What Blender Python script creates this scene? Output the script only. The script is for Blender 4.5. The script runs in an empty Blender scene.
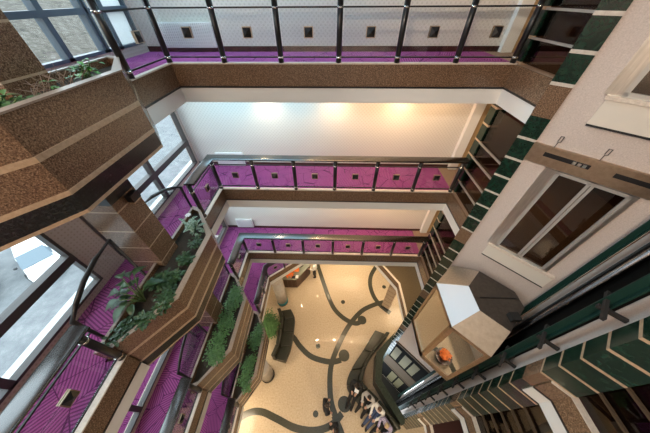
import bpy, bmesh, math, random
from math import sin, cos, pi, sqrt, radians
from mathutils import Vector, Matrix
random.seed(7)
C = bpy.context.scene.collection
S2 = sqrt(0.5)
# floor heights of the atrium's galleries (ground floor = 0, the eye is at 13 m)
LV = {'top': 12.08, 'second': 9.11, 'third': 6.13, 'low': 3.15}
SLAB = 0.68

# ------------------------------------------------------------------ materials
def newmat(name):
    m = bpy.data.materials.new(name); m.use_nodes = True
    nt = m.node_tree; b = nt.nodes['Principled BSDF']
    return m, nt, b
def N(nt, t, **kw):
    n = nt.nodes.new(t)
    for k, v in kw.items():
        if k.startswith('i_'): n.inputs[k[2:]].default_value = v
        else: setattr(n, k, v)
    return n
def plain(name, col, rough=0.5, metal=0.0, spec=0.5, emit=None, estr=0):
    m, nt, b = newmat(name)
    b.inputs['Base Color'].default_value = (*col, 1); b.inputs['Roughness'].default_value = rough
    b.inputs['Metallic'].default_value = metal; b.inputs['Specular IOR Level'].default_value = spec
    if emit:
        b.inputs['Emission Color'].default_value = (*emit, 1); b.inputs['Emission Strength'].default_value = estr
    return m
def ramp(nt, stops):
    r = N(nt, 'ShaderNodeValToRGB'); e = r.color_ramp.elements
    while len(e) < len(stops): e.new(0.5)
    for i, (p, c) in enumerate(stops):
        e[i].position = p; e[i].color = (*c, 1)
    return r
def noisy(name, stops, scale=20, detail=6, rough=0.4, metal=0, dist=0.0, spec=0.5, bump=0, sc3=(1, 1, 1)):
    m, nt, b = newmat(name)
    tc = N(nt, 'ShaderNodeTexCoord'); mp = N(nt, 'ShaderNodeMapping'); mp.inputs['Scale'].default_value = sc3
    geo = N(nt, 'ShaderNodeNewGeometry')
    nz = N(nt, 'ShaderNodeTexNoise'); nz.inputs['Scale'].default_value = scale; nz.inputs['Detail'].default_value = detail
    nz.inputs['Roughness'].default_value = 0.7; nz.inputs['Distortion'].default_value = dist
    r = ramp(nt, stops)
    nt.links.new(geo.outputs['Position'], mp.inputs['Vector']); nt.links.new(mp.outputs['Vector'], nz.inputs['Vector'])
    nt.links.new(nz.outputs['Fac'], r.inputs['Fac']); nt.links.new(r.outputs['Color'], b.inputs['Base Color'])
    b.inputs['Roughness'].default_value = rough; b.inputs['Metallic'].default_value = metal
    b.inputs['Specular IOR Level'].default_value = spec
    if bump:
        bp = N(nt, 'ShaderNodeBump'); bp.inputs['Strength'].default_value = bump
        nt.links.new(nz.outputs['Fac'], bp.inputs['Height']); nt.links.new(bp.outputs['Normal'], b.inputs['Normal'])
    return m
M = {}
M['granite'] = noisy('brown_granite', [(0.34, (.03, .016, .01)), (.47, (.13, .074, .042)), (.56, (.215, .13, .078)), (.70, (.41, .29, .19))], 75, 8, .22)
M['black_granite'] = noisy('black_granite', [(.35, (.004, .004, .004)), (.6, (.018, .018, .017)), (.75, (.06, .06, .055))], 40, 8, .2)
M['pane_olive'] = plain('bronze_tinted_pane', (.13, .11, .06), .6, 0, .2)
M['lobby_maroon'] = plain('dark_maroon_carpet', (.045, .014, .012), .9)
M['dark_bronze'] = plain('dark_bronze', (.075, .05, .03), .7, 0, .15)
M['bar_metal'] = plain('warm_grey_bar', (.36, .32, .28), .4, .3)
M['stone_strip'] = noisy('pale_stone_strip', [(.3, (.36, .25, .16)), (.7, (.52, .38, .26))], 25, 4, .25)
M['green_marble'] = noisy('green_marble', [(.36, (.003, .012, .008)), (.52, (.006, .024, .014)), (.66, (.012, .044, .027)), (.8, (.12, .2, .16))], 9, 9, .2, dist=1.6)
M['cream_strip'] = noisy('cream_marble_strip', [(.3, (.44, .38, .32)), (.7, (.60, .54, .47))], 18, 4, .3)
M['white'] = plain('white_plaster', (.78, .76, .72), .7)
M['plaster'] = noisy('grey_plaster', [(.3, (.46, .385, .34)), (.7, (.62, .53, .48))], 70, 3, .8)
M['rim_stone'] = noisy('honed_granite_rim', [(.3, (.22, .16, .12)), (.7, (.36, .28, .22))], 50, 5, .35)
M['kerb'] = noisy('pale_kerb_stone', [(.3, (.55, .46, .38)), (.7, (.72, .62, .52))], 30, 3, .35)
M['black_metal'] = plain('black_metal', (.012, .011, .012), .3, .0)
M['matte_black'] = plain('matte_black_panel', (.006, .0055, .005), .9, 0, .05)
M['parapet'] = noisy('dark_grey_green_stone', [(.35, (.02, .026, .018)), (.6, (.04, .05, .036)), (.75, (.10, .115, .085))], 14, 8, .3, spec=.35)
M['handrail'] = plain('dark_lacquered_handrail', (.016, .011, .009), .25, 0, .8)
M['handrail'].node_tree.nodes['Principled BSDF'].inputs['IOR'].default_value = 1.75
M['chrome'] = plain('chrome', (.75, .73, .7), .15, 1)
M['dark_chrome'] = plain('dark_chrome', (.16, .15, .15), .25, 1)
M['steel'] = noisy('brushed_steel', [(.3, (.5, .46, .41)), (.7, (.66, .61, .55))], 30, 3, .35, 1, sc3=(1, 1, .1))
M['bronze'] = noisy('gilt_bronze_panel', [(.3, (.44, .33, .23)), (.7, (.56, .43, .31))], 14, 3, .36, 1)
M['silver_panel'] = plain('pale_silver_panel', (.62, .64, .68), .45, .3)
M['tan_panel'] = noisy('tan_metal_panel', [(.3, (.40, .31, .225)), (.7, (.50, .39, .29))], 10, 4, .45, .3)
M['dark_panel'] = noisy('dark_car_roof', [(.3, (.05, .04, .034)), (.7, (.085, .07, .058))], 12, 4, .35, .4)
M['apron_enamel'] = plain('cream_enamel', (.66, .60, .52), .4)
M['frame_grey'] = plain('grey_painted_door_frame', (.50, .48, .45), .35, .5)
M['window_frame'] = plain('brown_window_frame', (.055, .045, .042), .4)
M['window_frame_blue'] = plain('blue_grey_window_frame', (.07, .095, .12), .4)
M['wood'] = noisy('dark_red_wood', [(.3, (.03, .011, .008)), (.7, (.085, .03, .02))], 6, 6, .3, sc3=(1, 1, .15))
M['gold_wood'] = noisy('golden_wood', [(.3, (.38, .24, .11)), (.7, (.52, .35, .18))], 8, 5, .4, sc3=(1, 1, .2))
M['olive_floor'] = noisy('polished_olive_stone', [(.3, (.085, .062, .035)), (.7, (.14, .105, .062))], 20, 5, .15)
M['lobby_floor'] = noisy('lobby_tan_carpet', [(.3, (.20, .13, .085)), (.7, (.3, .2, .14))], 40, 4, .9)
M['green_steel'] = plain('dark_green_steel', (.006, .030, .023), .55, 0, .25)
M['dark_iron'] = plain('dark_iron', (.022, .021, .02), .65, 0, .3)
M['leather'] = noisy('olive_black_leather', [(.3, (.018, .019, .011)), (.7, (.038, .038, .025))], 12, 4, .35, bump=.05)
M['inlay'] = noisy('dark_green_grey_inlay', [(.3, (.035, .036, .026)), (.7, (.07, .07, .052))], 30, 4, .2)
M['soil'] = noisy('dark_soil', [(.3, (.012, .009, .006)), (.7, (.045, .034, .022))], 50, 5, .95, bump=.5)
M['leaf_dark'] = noisy('dark_green_leaf', [(.3, (.010, .034, .010)), (.7, (.045, .10, .035))], 9, 2, .35)
M['leaf_pale'] = noisy('pale_variegated_leaf', [(.4, (.07, .17, .10)), (.6, (.35, .46, .36))], 30, 2, .35)
M['leaf_mid'] = noisy('mid_green_leaf', [(.3, (.03, .09, .02)), (.7, (.10, .22, .06))], 14, 2, .4)
M['leaf_fresh'] = noisy('fresh_green_leaf', [(.3, (.03, .10, .025)), (.7, (.11, .25, .07))], 12, 2, .4)
M['leaf_bright'] = noisy('bright_green_leaf', [(.3, (.03, .13, .03)), (.7, (.13, .34, .08))], 10, 2, .4)
M['twig'] = plain('dry_twig', (.22, .15, .11), .8)
M['stem'] = plain('green_stem', (.08, .13, .04), .6)
M['flower_white'] = plain('white_petal', (.8, .78, .76), .5)
M['flower_orange'] = plain('orange_petal', (.85, .22, .04), .5)
M['paper'] = plain('white_paper', (.85, .85, .85), .6)
M['counter'] = noisy('grey_green_counter_stone', [(.3, (.19, .21, .17)), (.7, (.3, .31, .25))], 20, 4, .25)
M['radiator'] = plain('white_enamel', (.8, .8, .79), .35)
M['asphalt'] = noisy('pale_paving', [(.35, (.11, .118, .125)), (.55, (.155, .163, .168)), (.7, (.21, .215, .215))], 1.2, 8, .9)
M['pavement'] = noisy('white_pavement', [(.3, (.34, .345, .35)), (.7, (.50, .50, .49))], 1.5, 6, .9)
M['hill'] = noisy('scrub_slope', [(.34, (.025, .022, .017)), (.5, (.07, .06, .046)), (.6, (.11, .10, .085)), (.7, (.2, .2, .19))], .9, 10, .95, sc3=(1, 1, 2.5))
M['car_white'] = plain('white_car_paint', (.85, .86, .87), .2)
M['car_black'] = plain('black_car_paint', (.01, .012, .014), .15)
M['car_glass'] = plain('dark_car_glass', (.12, .16, .19), .08)
M['rubber'] = plain('black_rubber', (.012, .012, .012), .7)
M['skin'] = plain('skin', (.55, .33, .24), .5)
M['hair_dark'] = plain('dark_hair', (.02, .012, .008), .5)
M['hair_brown'] = plain('brown_hair', (.10, .05, .025), .5)
M['hair_blond'] = plain('blond_hair', (.45, .33, .18), .5)
M['cloth_black'] = plain('black_cloth', (.012, .012, .014), .85)
M['cloth_grey'] = plain('grey_wool', (.42, .40, .38), .9)
M['cloth_white'] = plain('white_wool', (.74, .72, .69), .9)
M['denim'] = plain('blue_denim', (.045, .07, .15), .85)
M['cloth_lilac'] = noisy('lilac_print_cloth', [(.4, (.55, .5, .62)), (.6, (.2, .16, .3))], 30, 3, .9)
M['shoe'] = plain('dark_shoe', (.012, .01, .01), .5)
M['eye'] = plain('eye_white', (.7, .7, .7), .3)
M['lip'] = plain('lip', (.45, .18, .15), .5)
M['lamp_glow'] = plain('lamp_lens', (1, .9, .75), .4, emit=(1, .78, .5), estr=40)
M['teal'] = plain('teal_glazed_base', (.02, .16, .19), .2)
M['tan_stone'] = noisy('tan_column_stone', [(.3, (.34, .24, .15)), (.7, (.5, .37, .24))], 12, 5, .25)
M['pale_column'] = noisy('polished_pale_stone', [(.3, (.40, .36, .32)), (.7, (.52, .48, .43))], 12, 5, .2)
M['cord'] = plain('wire', (.06, .05, .045), .5)
M['screen'] = plain('dark_screen', (.02, .025, .03), .2)

def wallpaper():
    m, nt, b = newmat('cream_dotted_wallpaper')
    geo = N(nt, 'ShaderNodeNewGeometry'); v = N(nt, 'ShaderNodeTexVoronoi', i_Scale=15.0)
    mp = N(nt, 'ShaderNodeMapping'); mp.inputs['Rotation'].default_value = (0, radians(45), 0)
    v.inputs['Randomness'].default_value = 0.0
    r = ramp(nt, [(.0, (.50, .46, .40)), (.28, (.60, .56, .50)), (.45, (.70, .66, .60))])
    nt.links.new(geo.outputs['Position'], mp.inputs['Vector']); nt.links.new(mp.outputs['Vector'], v.inputs['Vector'])
    nt.links.new(v.outputs['Distance'], r.inputs['Fac']); nt.links.new(r.outputs['Color'], b.inputs['Base Color'])
    b.inputs['Roughness'].default_value = .75
    return m
M['wallpaper'] = wallpaper()
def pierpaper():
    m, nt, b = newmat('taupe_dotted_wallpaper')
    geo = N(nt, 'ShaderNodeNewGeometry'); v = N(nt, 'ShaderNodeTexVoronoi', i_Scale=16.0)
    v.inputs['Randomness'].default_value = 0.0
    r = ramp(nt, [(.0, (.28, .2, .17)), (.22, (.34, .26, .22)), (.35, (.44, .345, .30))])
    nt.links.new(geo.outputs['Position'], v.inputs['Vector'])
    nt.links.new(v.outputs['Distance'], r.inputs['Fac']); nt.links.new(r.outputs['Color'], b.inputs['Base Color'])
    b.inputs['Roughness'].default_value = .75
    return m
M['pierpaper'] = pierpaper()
def carpet():
    m, nt, b = newmat('purple_faceted_carpet'); L = nt.links.new
    geo = N(nt, 'ShaderNodeNewGeometry')
    v = N(nt, 'ShaderNodeTexVoronoi', i_Scale=2.3); v2 = N(nt, 'ShaderNodeTexVoronoi', feature='DISTANCE_TO_EDGE', i_Scale=2.3)
    L(geo.outputs['Position'], v.inputs['Vector']); L(geo.outputs['Position'], v2.inputs['Vector'])
    sp = N(nt, 'ShaderNodeSeparateXYZ'); L(geo.outputs['Position'], sp.inputs[0])
    sc = N(nt, 'ShaderNodeSeparateColor'); L(v.outputs['Color'], sc.inputs[0])
    def mth(op, a, bb=None):
        n = N(nt, 'ShaderNodeMath', operation=op)
        for i, x in enumerate((a, bb)):
            if x is None: continue
            if isinstance(x, (int, float)): n.inputs[i].default_value = x
            else: L(x, n.inputs[i])
        return n.outputs[0]
    th = mth('MULTIPLY', sc.outputs[0], 6.283)
    t = mth('ADD', mth('MULTIPLY', sp.outputs[0], mth('COSINE', th)), mth('MULTIPLY', sp.outputs[1], mth('SINE', th)))
    w = mth('GREATER_THAN', mth('SINE', mth('MULTIPLY', t, 135.0)), 0.15)
    edge = mth('LESS_THAN', v2.outputs['Distance'], .014)
    f = mth('MAXIMUM', mth('MULTIPLY', w, .75), edge)
    mx = N(nt, 'ShaderNodeMix', data_type='RGBA')
    mx.inputs['A'].default_value = (.335, .08, .24, 1); mx.inputs['B'].default_value = (.10, .020, .082, 1)
    L(f, mx.inputs['Factor']); L(mx.outputs['Result'], b.inputs['Base Color'])
    b.inputs['Roughness'].default_value = .95; b.inputs['Specular IOR Level'].default_value = .1
    return m
M['carpet'] = carpet()
M['terrazzo'] = noisy('warm_terrazzo', [(.3, (.36, .27, .17)), (.45, (.48, .38, .26)), (.58, (.54, .435, .31)), (.72, (.64, .54, .42))], 16, 9, .14, spec=.35)
def glass(name, tint, refl, rough=.02):
    m = bpy.data.materials.new(name); m.use_nodes = True; nt = m.node_tree; nt.nodes.clear()
    o = N(nt, 'ShaderNodeOutputMaterial'); tr = N(nt, 'ShaderNodeBsdfTransparent'); gl = N(nt, 'ShaderNodeBsdfGlossy')
    tr.inputs['Color'].default_value = (*tint, 1); gl.inputs['Roughness'].default_value = rough
    lw = N(nt, 'ShaderNodeLayerWeight', i_Blend=.12); mt = N(nt, 'ShaderNodeMath', operation='MULTIPLY_ADD', use_clamp=True)
    mt.inputs[1].default_value = .7; mt.inputs[2].default_value = refl
    mx = N(nt, 'ShaderNodeMixShader'); L = nt.links.new
    L(lw.outputs['Fresnel'], mt.inputs[0]); L(mt.outputs[0], mx.inputs[0]); L(tr.outputs[0], mx.inputs[1]); L(gl.outputs[0], mx.inputs[2])
    L(mx.outputs[0], o.inputs['Surface'])
    return m
def blind():
    m = bpy.data.materials.new('white_blind'); m.use_nodes = True; nt = m.node_tree; nt.nodes.clear()
    o = N(nt, 'ShaderNodeOutputMaterial'); t = N(nt, 'ShaderNodeBsdfTranslucent'); d = N(nt, 'ShaderNodeBsdfDiffuse'); mx = N(nt, 'ShaderNodeMixShader')
    t.inputs['Color'].default_value = (.9, .9, .9, 1); d.inputs['Color'].default_value = (.85, .85, .85, 1); mx.inputs[0].default_value = .4
    nt.links.new(t.outputs[0], mx.inputs[1]); nt.links.new(d.outputs[0], mx.inputs[2]); nt.links.new(mx.outputs[0], o.inputs['Surface']); return m
M['blind'] = blind()
M['glass'] = glass('clear_glass', (.93, .95, .95), .02)
M['roof_glass'] = glass('tinted_roof_glass', (.40, .42, .44), .04)
M['smoked'] = glass('smoked_glass', (.45, .4, .36), .05)
M['mirror_glass'] = glass('mirrored_car_glass', (.75, .68, .56), .72)

tb = M['terrazzo'].node_tree.nodes['Principled BSDF']; tb.inputs['Roughness'].default_value = .45; tb.inputs['Coat Weight'].default_value = .35; tb.inputs['Coat Roughness'].default_value = .03
# ------------------------------------------------------------------ mesh tools
ROOT = {}
class MB:
    def __init__(s): s.v = []; s.f = []; s.m = []; s.s = []
    def add(s, vs, fs, mi=0, smooth=False):
        o = len(s.v); s.v += [Vector(a) for a in vs]
        for f in fs: s.f.append([i + o for i in f]); s.m.append(mi); s.s.append(smooth)
        return s
    def box(s, x0, x1, y0, y1, z0, z1, mi=0):
        return s.prism([(x0, y0), (x1, y0), (x1, y1), (x0, y1)], z0, z1, mi)
    def prism(s, poly, z0, z1, mi=0):
        a = sum(poly[i][0] * poly[(i + 1) % len(poly)][1] - poly[(i + 1) % len(poly)][0] * poly[i][1] for i in range(len(poly)))
        if a < 0: poly = poly[::-1]
        n = len(poly)
        vs = [(x, y, z0) for x, y in poly] + [(x, y, z1) for x, y in poly]
        fs = [list(range(n))[::-1], list(range(n, 2 * n))] + [[i, (i + 1) % n, n + (i + 1) % n, n + i] for i in range(n)]
        return s.add(vs, fs, mi)
    def hexa(s, p, mi=0):   # eight corners: bottom ring then top ring
        return s.add(p, [[3, 2, 1, 0], [4, 5, 6, 7], [0, 1, 5, 4], [1, 2, 6, 5], [2, 3, 7, 6], [3, 0, 4, 7]], mi)
    def obox(s, o, u, n, ul, nl, z0, z1, mi=0):   # box from origin along u (ul = range) and n (nl = range)
        P = [(o[0] + u[0] * a + n[0] * b, o[1] + u[1] * a + n[1] * b) for a, b in ((ul[0], nl[0]), (ul[1], nl[0]), (ul[1], nl[1]), (ul[0], nl[1]))]
        return s.prism(P, z0, z1, mi)
    def tube(s, pts, r, seg=8, mi=0, closed=False):
        pts = [Vector(p) for p in pts]; n = len(pts); rr = r if isinstance(r, (list, tuple)) else [r] * n
        vs = []; up = Vector((0.13, 0.21, 1))
        for i, p in enumerate(pts):
            d = (pts[(i + 1) % n] - pts[i - 1]) if closed else (pts[min(i + 1, n - 1)] - pts[max(i - 1, 0)])
            d.normalize()
            a = d.cross(up if abs(d.z) < .95 else Vector((1, .1, 0))).normalized(); b = d.cross(a)
            for k in range(seg):
                t = 2 * pi * k / seg; vs.append(p + (a * cos(t) + b * sin(t)) * rr[i])
        fs = []
        for i in range(n if closed else n - 1):
            for k in range(seg):
                j = (i + 1) % n
                fs.append([i * seg + k, i * seg + (k + 1) % seg, j * seg + (k + 1) % seg, j * seg + k])
        if not closed: fs += [list(range(seg))[::-1], [(n - 1) * seg + k for k in range(seg)]]
        return s.add(vs, fs, mi, True)
    def rail(s, pts, prof, mi=0):   # closed cross-section (across, up) swept along a plan path, mitred and smooth
        pts = [Vector(p) for p in pts]; n = len(pts); k = len(prof); vs = []
        for i, p in enumerate(pts):
            d0 = (pts[i] - pts[i - 1]) if i else (pts[1] - pts[0]); d1 = (pts[i + 1] - pts[i]) if i < n - 1 else d0
            n0 = Vector((-d0.y, d0.x, 0)).normalized(); n1 = Vector((-d1.y, d1.x, 0)).normalized()
            m = (n0 + n1).normalized(); m = m / max(.3, m.dot(n0))
            for a, b in prof: vs.append(p + m * a + Vector((0, 0, b)))
        for i in range(n - 1): s.add([vs[i * k + q] for q in range(k)] + [vs[(i + 1) * k + q] for q in range(k)], [[q, k + q, k + (q + 1) % k, (q + 1) % k] for q in range(k)], mi, True)
        s.add(vs[:k], [list(range(k))], mi); s.add(vs[-k:], [list(range(k))[::-1]], mi); return s
    def bar(s, pts, w, h, mi=0):   # rectangular section swept along a plan path (width across, height vertical), mitred
        pts = [Vector(p) for p in pts]; n = len(pts); vs = []
        for i, p in enumerate(pts):
            d0 = (pts[i] - pts[i - 1]) if i else (pts[1] - pts[0]); d1 = (pts[i + 1] - pts[i]) if i < n - 1 else d0
            n0 = Vector((-d0.y, d0.x, 0)).normalized(); n1 = Vector((-d1.y, d1.x, 0)).normalized()
            m = (n0 + n1).normalized(); m = m / max(.3, m.dot(n0))
            for a, b in ((-.5, -.5), (.5, -.5), (.5, .5), (-.5, .5)): vs.append(p + m * (a * w) + Vector((0, 0, b * h)))
        fs = [[0, 1, 2, 3], [(n - 1) * 4 + k for k in (3, 2, 1, 0)]]
        for i in range(n - 1):
            for k in range(4): fs.append([i * 4 + k, (i + 1) * 4 + k, (i + 1) * 4 + (k + 1) % 4, i * 4 + (k + 1) % 4])
        return s.add(vs, fs, mi)
    def lathe(s, prof, c, seg=20, mi=0):
        vs = []; n = len(prof)
        for r, z in prof:
            for k in range(seg): t = 2 * pi * k / seg; vs.append((c[0] + r * cos(t), c[1] + r * sin(t), c[2] + z))
        fs = [[i * seg + k, i * seg + (k + 1) % seg, (i + 1) * seg + (k + 1) % seg, (i + 1) * seg + k] for i in range(n - 1) for k in range(seg)]
        s.add(vs, fs, mi, True)
        s.add(vs[:seg], [list(range(seg))[::-1]], mi); s.add(vs[-seg:], [list(range(seg))], mi)
        return s
    def ball(s, c, r, seg=14, rings=9, mi=0, rot=None):
        vs = []; r = Vector(r if not isinstance(r, (int, float)) else (r, r, r)); c = Vector(c)
        for i in range(rings + 1):
            ph = pi * i / rings
            for k in range(seg):
                t = 2 * pi * k / seg
                q = Vector((r.x * sin(ph) * cos(t), r.y * sin(ph) * sin(t), r.z * cos(ph)))
                vs.append(c + (rot @ q if rot else q))
        fs = [[i * seg + k, (i + 1) * seg + k, (i + 1) * seg + (k + 1) % seg, i * seg + (k + 1) % seg] for i in range(rings) for k in range(seg)]
        return s.add(vs, fs, mi, True)
    def build(s, name, mats, parent=None, kind=None, label=None, bevel=0, loc=None):
        me = bpy.data.meshes.new(name)
        base = ROOT.get(parent.name, Vector()) if parent else (Vector(loc) if loc else Vector())
        me.from_pydata([tuple(v - base) for v in s.v], [], s.f)
        for m in (mats if isinstance(mats, (list, tuple)) else [mats]): me.materials.append(M[m] if isinstance(m, str) else m)
        for p, mi, sm in zip(me.polygons, s.m, s.s): p.material_index = mi; p.use_smooth = sm
        bm = bmesh.new(); bm.from_mesh(me); bmesh.ops.remove_doubles(bm, verts=bm.verts, dist=1e-5)
        bmesh.ops.dissolve_degenerate(bm, dist=1e-6, edges=bm.edges)
        bmesh.ops.recalc_face_normals(bm, faces=bm.faces); bm.to_mesh(me); bm.free(); me.update()
        o = bpy.data.objects.new(name, me); C.objects.link(o)
        if parent: o.parent = parent; ROOT[o.name] = base
        else:
            o.location = base; ROOT[o.name] = base
        if kind: o['kind'] = kind
        if label: o['label'] = label
        if bevel:
            b = o.modifiers.new('bevel', 'BEVEL'); b.width = bevel; b.segments = 2; b.limit_method = 'ANGLE'
        return o
def tag(o, label, cat, group=None):
    o['label'] = label; o['category'] = cat
    if group: o['group'] = group
    return o
def thing(name, label, cat, loc=(0, 0, 0), group=None):
    o = bpy.data.objects.new(name, None); C.objects.link(o); o.location = loc; o.empty_display_size = .1
    ROOT[o.name] = Vector(loc)
    return tag(o, label, cat, group)
def struct(name, mb, mats, **k): return mb.build(name, mats, kind='structure', **k)
def copy_tree(o, parent=None):
    c = o.copy(); C.objects.link(c)
    if parent: c.parent = parent
    for ch in list(o.children): copy_tree(ch, c)
    return c

# ------------------------------------------------------------------ setting: slabs, fascias, walls
P1a, P1b = (3.05, 3.67), (3.235, 3.485)      # front edge of the far lift pillar
P2a, P2b = (3.05, .83), (3.235, 1.015)       # front edge of the near lift pillar
APX = (4.49, 2.25)
SH1 = [(3.33, 3.95), (3.14, 3.76)]; SH2 = [(3.14, .74), (3.33, .55)]
XW, XE, YN, YS = -3.1, 3.33, 5.0, -2.6
WX = -4.24
notch = lambda x: [(x, 3.90), (x - .225, 3.96), (x - .225, .76), (x, .82)]
poly_gallery = lambda yn, xw=XW: [(WX - .1, -3), (WX - .1, yn), (7.2, yn), (7.2, -3), (XE, -3), (XE, .55), (3.14, .74), (3.35, .87), (4.73, 2.25),
                         (3.35, 3.63), (3.14, 3.76), (XE, 3.95), (XE, YN), (XW, YN)] + notch(XW) + [(XW, YS), (XE - .01, YS), (XE - .01, -3)]
for lv, z in LV.items():
    if lv == 'low':
        pl = [(-7, -3), (-7, 10.5), (9, 10.5), (9, -3), (XE, -3), (XE, .55), (3.14, .74), (3.35, .87), (4.73, 2.25), (3.35, 3.63), (3.14, 3.76), (3.36, 3.95),
              (XE, 5.52), (2.15, 7.4), (-.85, 7.4), (-3.0, 5.66)] + notch(-3.0) + [(-3.0, YS), (XE - .01, YS), (XE - .01, -3)]
    else:
        yn = 10.5 if lv == 'third' else 6.45
        pl = poly_gallery(yn)
    struct('ceiling', MB().prism(pl, z - SLAB, z - .03), 'white')
    # floor finishes: purple carpet on the galleries, tan in the lift lobbies
    if lv == 'low':
        struct('floor', MB().prism([(-7, -3), (-7, 10.5), (-.85, 10.5), (-.85, 7.4), (-3.0, 5.66)] + notch(-3.0) + [(-3.0, YS), (XE - .01, YS), (XE - .01, -3)], z - .03, z), 'carpet')
        struct('floor', MB().prism([(-.85, 10.5), (9, 10.5), (9, 2.25), (4.73, 2.25), (3.35, 3.63), (3.14, 3.76), (3.36, 3.95), (XE, 5.52), (2.15, 7.4), (-.85, 7.4)], z - .03, z), 'olive_floor')
    else:
        struct('floor', MB().prism([(WX, -3), (WX, 6.25), (XE, 6.25), (XE, YN), (XW, YN)] + notch(XW) + [(XW, YS), (XE - .01, YS), (XE - .01, -3)], z - .03, z), 'carpet')
        struct('floor', MB().prism([(XE, 6.25), (7.2, 6.25), (7.2, 2.25), (4.73, 2.25), (3.35, 3.63), (3.14, 3.76), (XE, 3.95)], z - .03, z), 'lobby_floor')
    struct('floor', MB().prism([(XE, -3), (XE, .55), (3.14, .74), (3.35, .87), (4.73, 2.25), (7.2, 2.25), (7.2, -3)], z - .03, z), 'lobby_maroon')
    if lv == 'low':
        e0 = [(XE, YS), (-3.0, YS), (-3.0, .86)]; e1 = [(-3.0, 3.79), (-3.0, 5.66), (-.85, 7.4), (2.15, 7.4), (XE, 5.52), (3.36, 3.95), (3.16, 3.75)]
    else:
        e0 = [(XE, YS), (XW, YS), (XW, .86)]; e1 = [(XW, 3.79), (XW, YN), (XE, YN), (XE, 3.95), (3.16, 3.75)]
    e2 = [(3.16, .74), (XE, .57), (XE, YS)]
    g, d, w, k = MB(), MB(), MB(), MB()
    for e in (e0, e1, e2):
        g.bar([(x, y, z - .19) for x, y in e], .06, .37); d.bar([(x, y, z - .39) for x, y in e], .075, .03)
        w.bar([(x, y, z - .545) for x, y in e], .05, .27); k.bar([(x, y, z + .006) for x, y in (e[:3] if e is e1 and lv != 'low' else e)], .09, .012 if e is e2 else .022)
    struct('trim_1', g, 'granite'); struct('trim_2', d, 'black_metal'); struct('trim_3', w, 'white'); struct('trim_4', k, 'kerb')

# north wall of the upper three galleries with its white end pilaster, lobby walls
w = MB().box(WX - .1, 3.62, 6.25, 6.45, LV['third'] - .03, 15.3)
struct('wall_north', w, 'wallpaper')
struct('trim_5', MB().box(3.62, 3.86, 6.12, 6.45, LV['third'], 15.3), 'white')
struct('trim_6', MB().box(3.9, 4.05, 6.2, 6.4, LV['third'], 15.3), 'gold_wood')
struct('wall_northeast', MB().box(4.05, 7.2, 6.3, 6.45, LV['third'], 15.3), 'wood')
struct('wall_east', MB().box(7.2, 7.4, -3, 6.45, LV['low'], 15.3), 'wood')
struct('baseboard_north', MB().box(WX, 3.62, 6.232, 6.25, LV['top'], LV['top'] + .1).box(WX, 3.62, 6.232, 6.25, LV['second'], LV['second'] + .1).box(WX, 3.62, 6.232, 6.25, LV['third'], LV['third'] + .1), 'wood')
struct('wall_south', MB().box(-7, 7.4, -3.2, -3, 0, 15.3), 'wallpaper')
# low gallery and ground floor outer walls
struct('wall_back', MB().box(-7, 9.2, 10.5, 10.7, 0, LV['third'] - SLAB), 'wallpaper')
struct('wall_far_east', MB().box(9, 9.2, -3, 10.5, 0, LV['third'] - SLAB), 'wallpaper')
# window wall (west side)
PIERS = [(-1.2, -1.05), (2.06, 2.56), (6.12, 6.25)]
def window_wall(zf, zc, frame_mat, vert, zt0, zt1, sill, head, piers, x=WX):
    wl = MB()
    wl.box(x - .16, x, -3, 6.25, zf - .03, zf + sill).box(x - .16, x, -3, 6.25, zf + head, zc)
    for a, b in piers: wl.box(x - .16, x + .002, a, b, zf + sill, zf + head)
    struct('wall_west', wl, 'pierpaper')
    for i, (a, b, mull) in enumerate(vert):
        fr = MB(); z0, z1 = zf + sill, zf + head; t = .045
        fr.box(x - .11, x + .012, a, a + t, z0, z1).box(x - .11, x + .012, b - t, b, z0, z1)
        fr.box(x - .11, x + .012, a, b, z0, z0 + t).box(x - .11, x + .012, a, b, z1 - .02, z1)
        fr.box(x - .12, x + .02, a, b, zf + zt0, zf + zt1)
        for y in mull: fr.box(x - .11, x + .012, y - .05, y + .05, z0, z1)
        o = struct('window_%d' % (i + 1), fr, frame_mat)
        MB().box(x - .06, x - .05, a + .03, b - .03, z0 + .03, z1 - .03).build('pane', 'glass', o)
        if frame_mat == 'window_frame_blue' and i == 1: MB().box(x - .075, x - .07, 5.49, b - .03, z0 + .03, z1 - .03).build('blind', 'blind', o)
ztop = LV['top']; zs = LV['second']; zt = LV['third']; zl = LV['low']
window_wall(ztop, 15.3, 'window_frame_blue', [(2.56, 5.03, [4.25]), (5.08, 6.12, [5.44])], .70, .78, .16, 2.5, [(-3, -1.05), (2.06, 2.56), (6.12, 6.25)])
BV = [(-1.05, 2.06, [.43]), (2.56, 6.12, [4.42])]
window_wall(zs, ztop - SLAB, 'window_frame', BV, .76, .89, .13, 2.285, [(-3, -1.05), (2.06, 2.56), (6.12, 6.25)])
window_wall(zt, zs - SLAB, 'window_frame', BV, .76, .89, .13, 2.285, [(-3, -1.05), (2.06, 2.56), (6.12, 6.25)])
window_wall(zl, zt - SLAB, 'window_frame', BV, .76, .89, .13, 2.285, [(-3, -1.05), (2.06, 2.56), (6.12, 6.25)])
struct('wall_northwest', MB().box(-7, WX - .1, 6.25, 6.35, zl, zt - SLAB), 'wallpaper')
struct('wall_ground_west', MB().box(-7.1, -7, -3, 10.5, 0, zt - SLAB), 'wallpaper')
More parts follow.
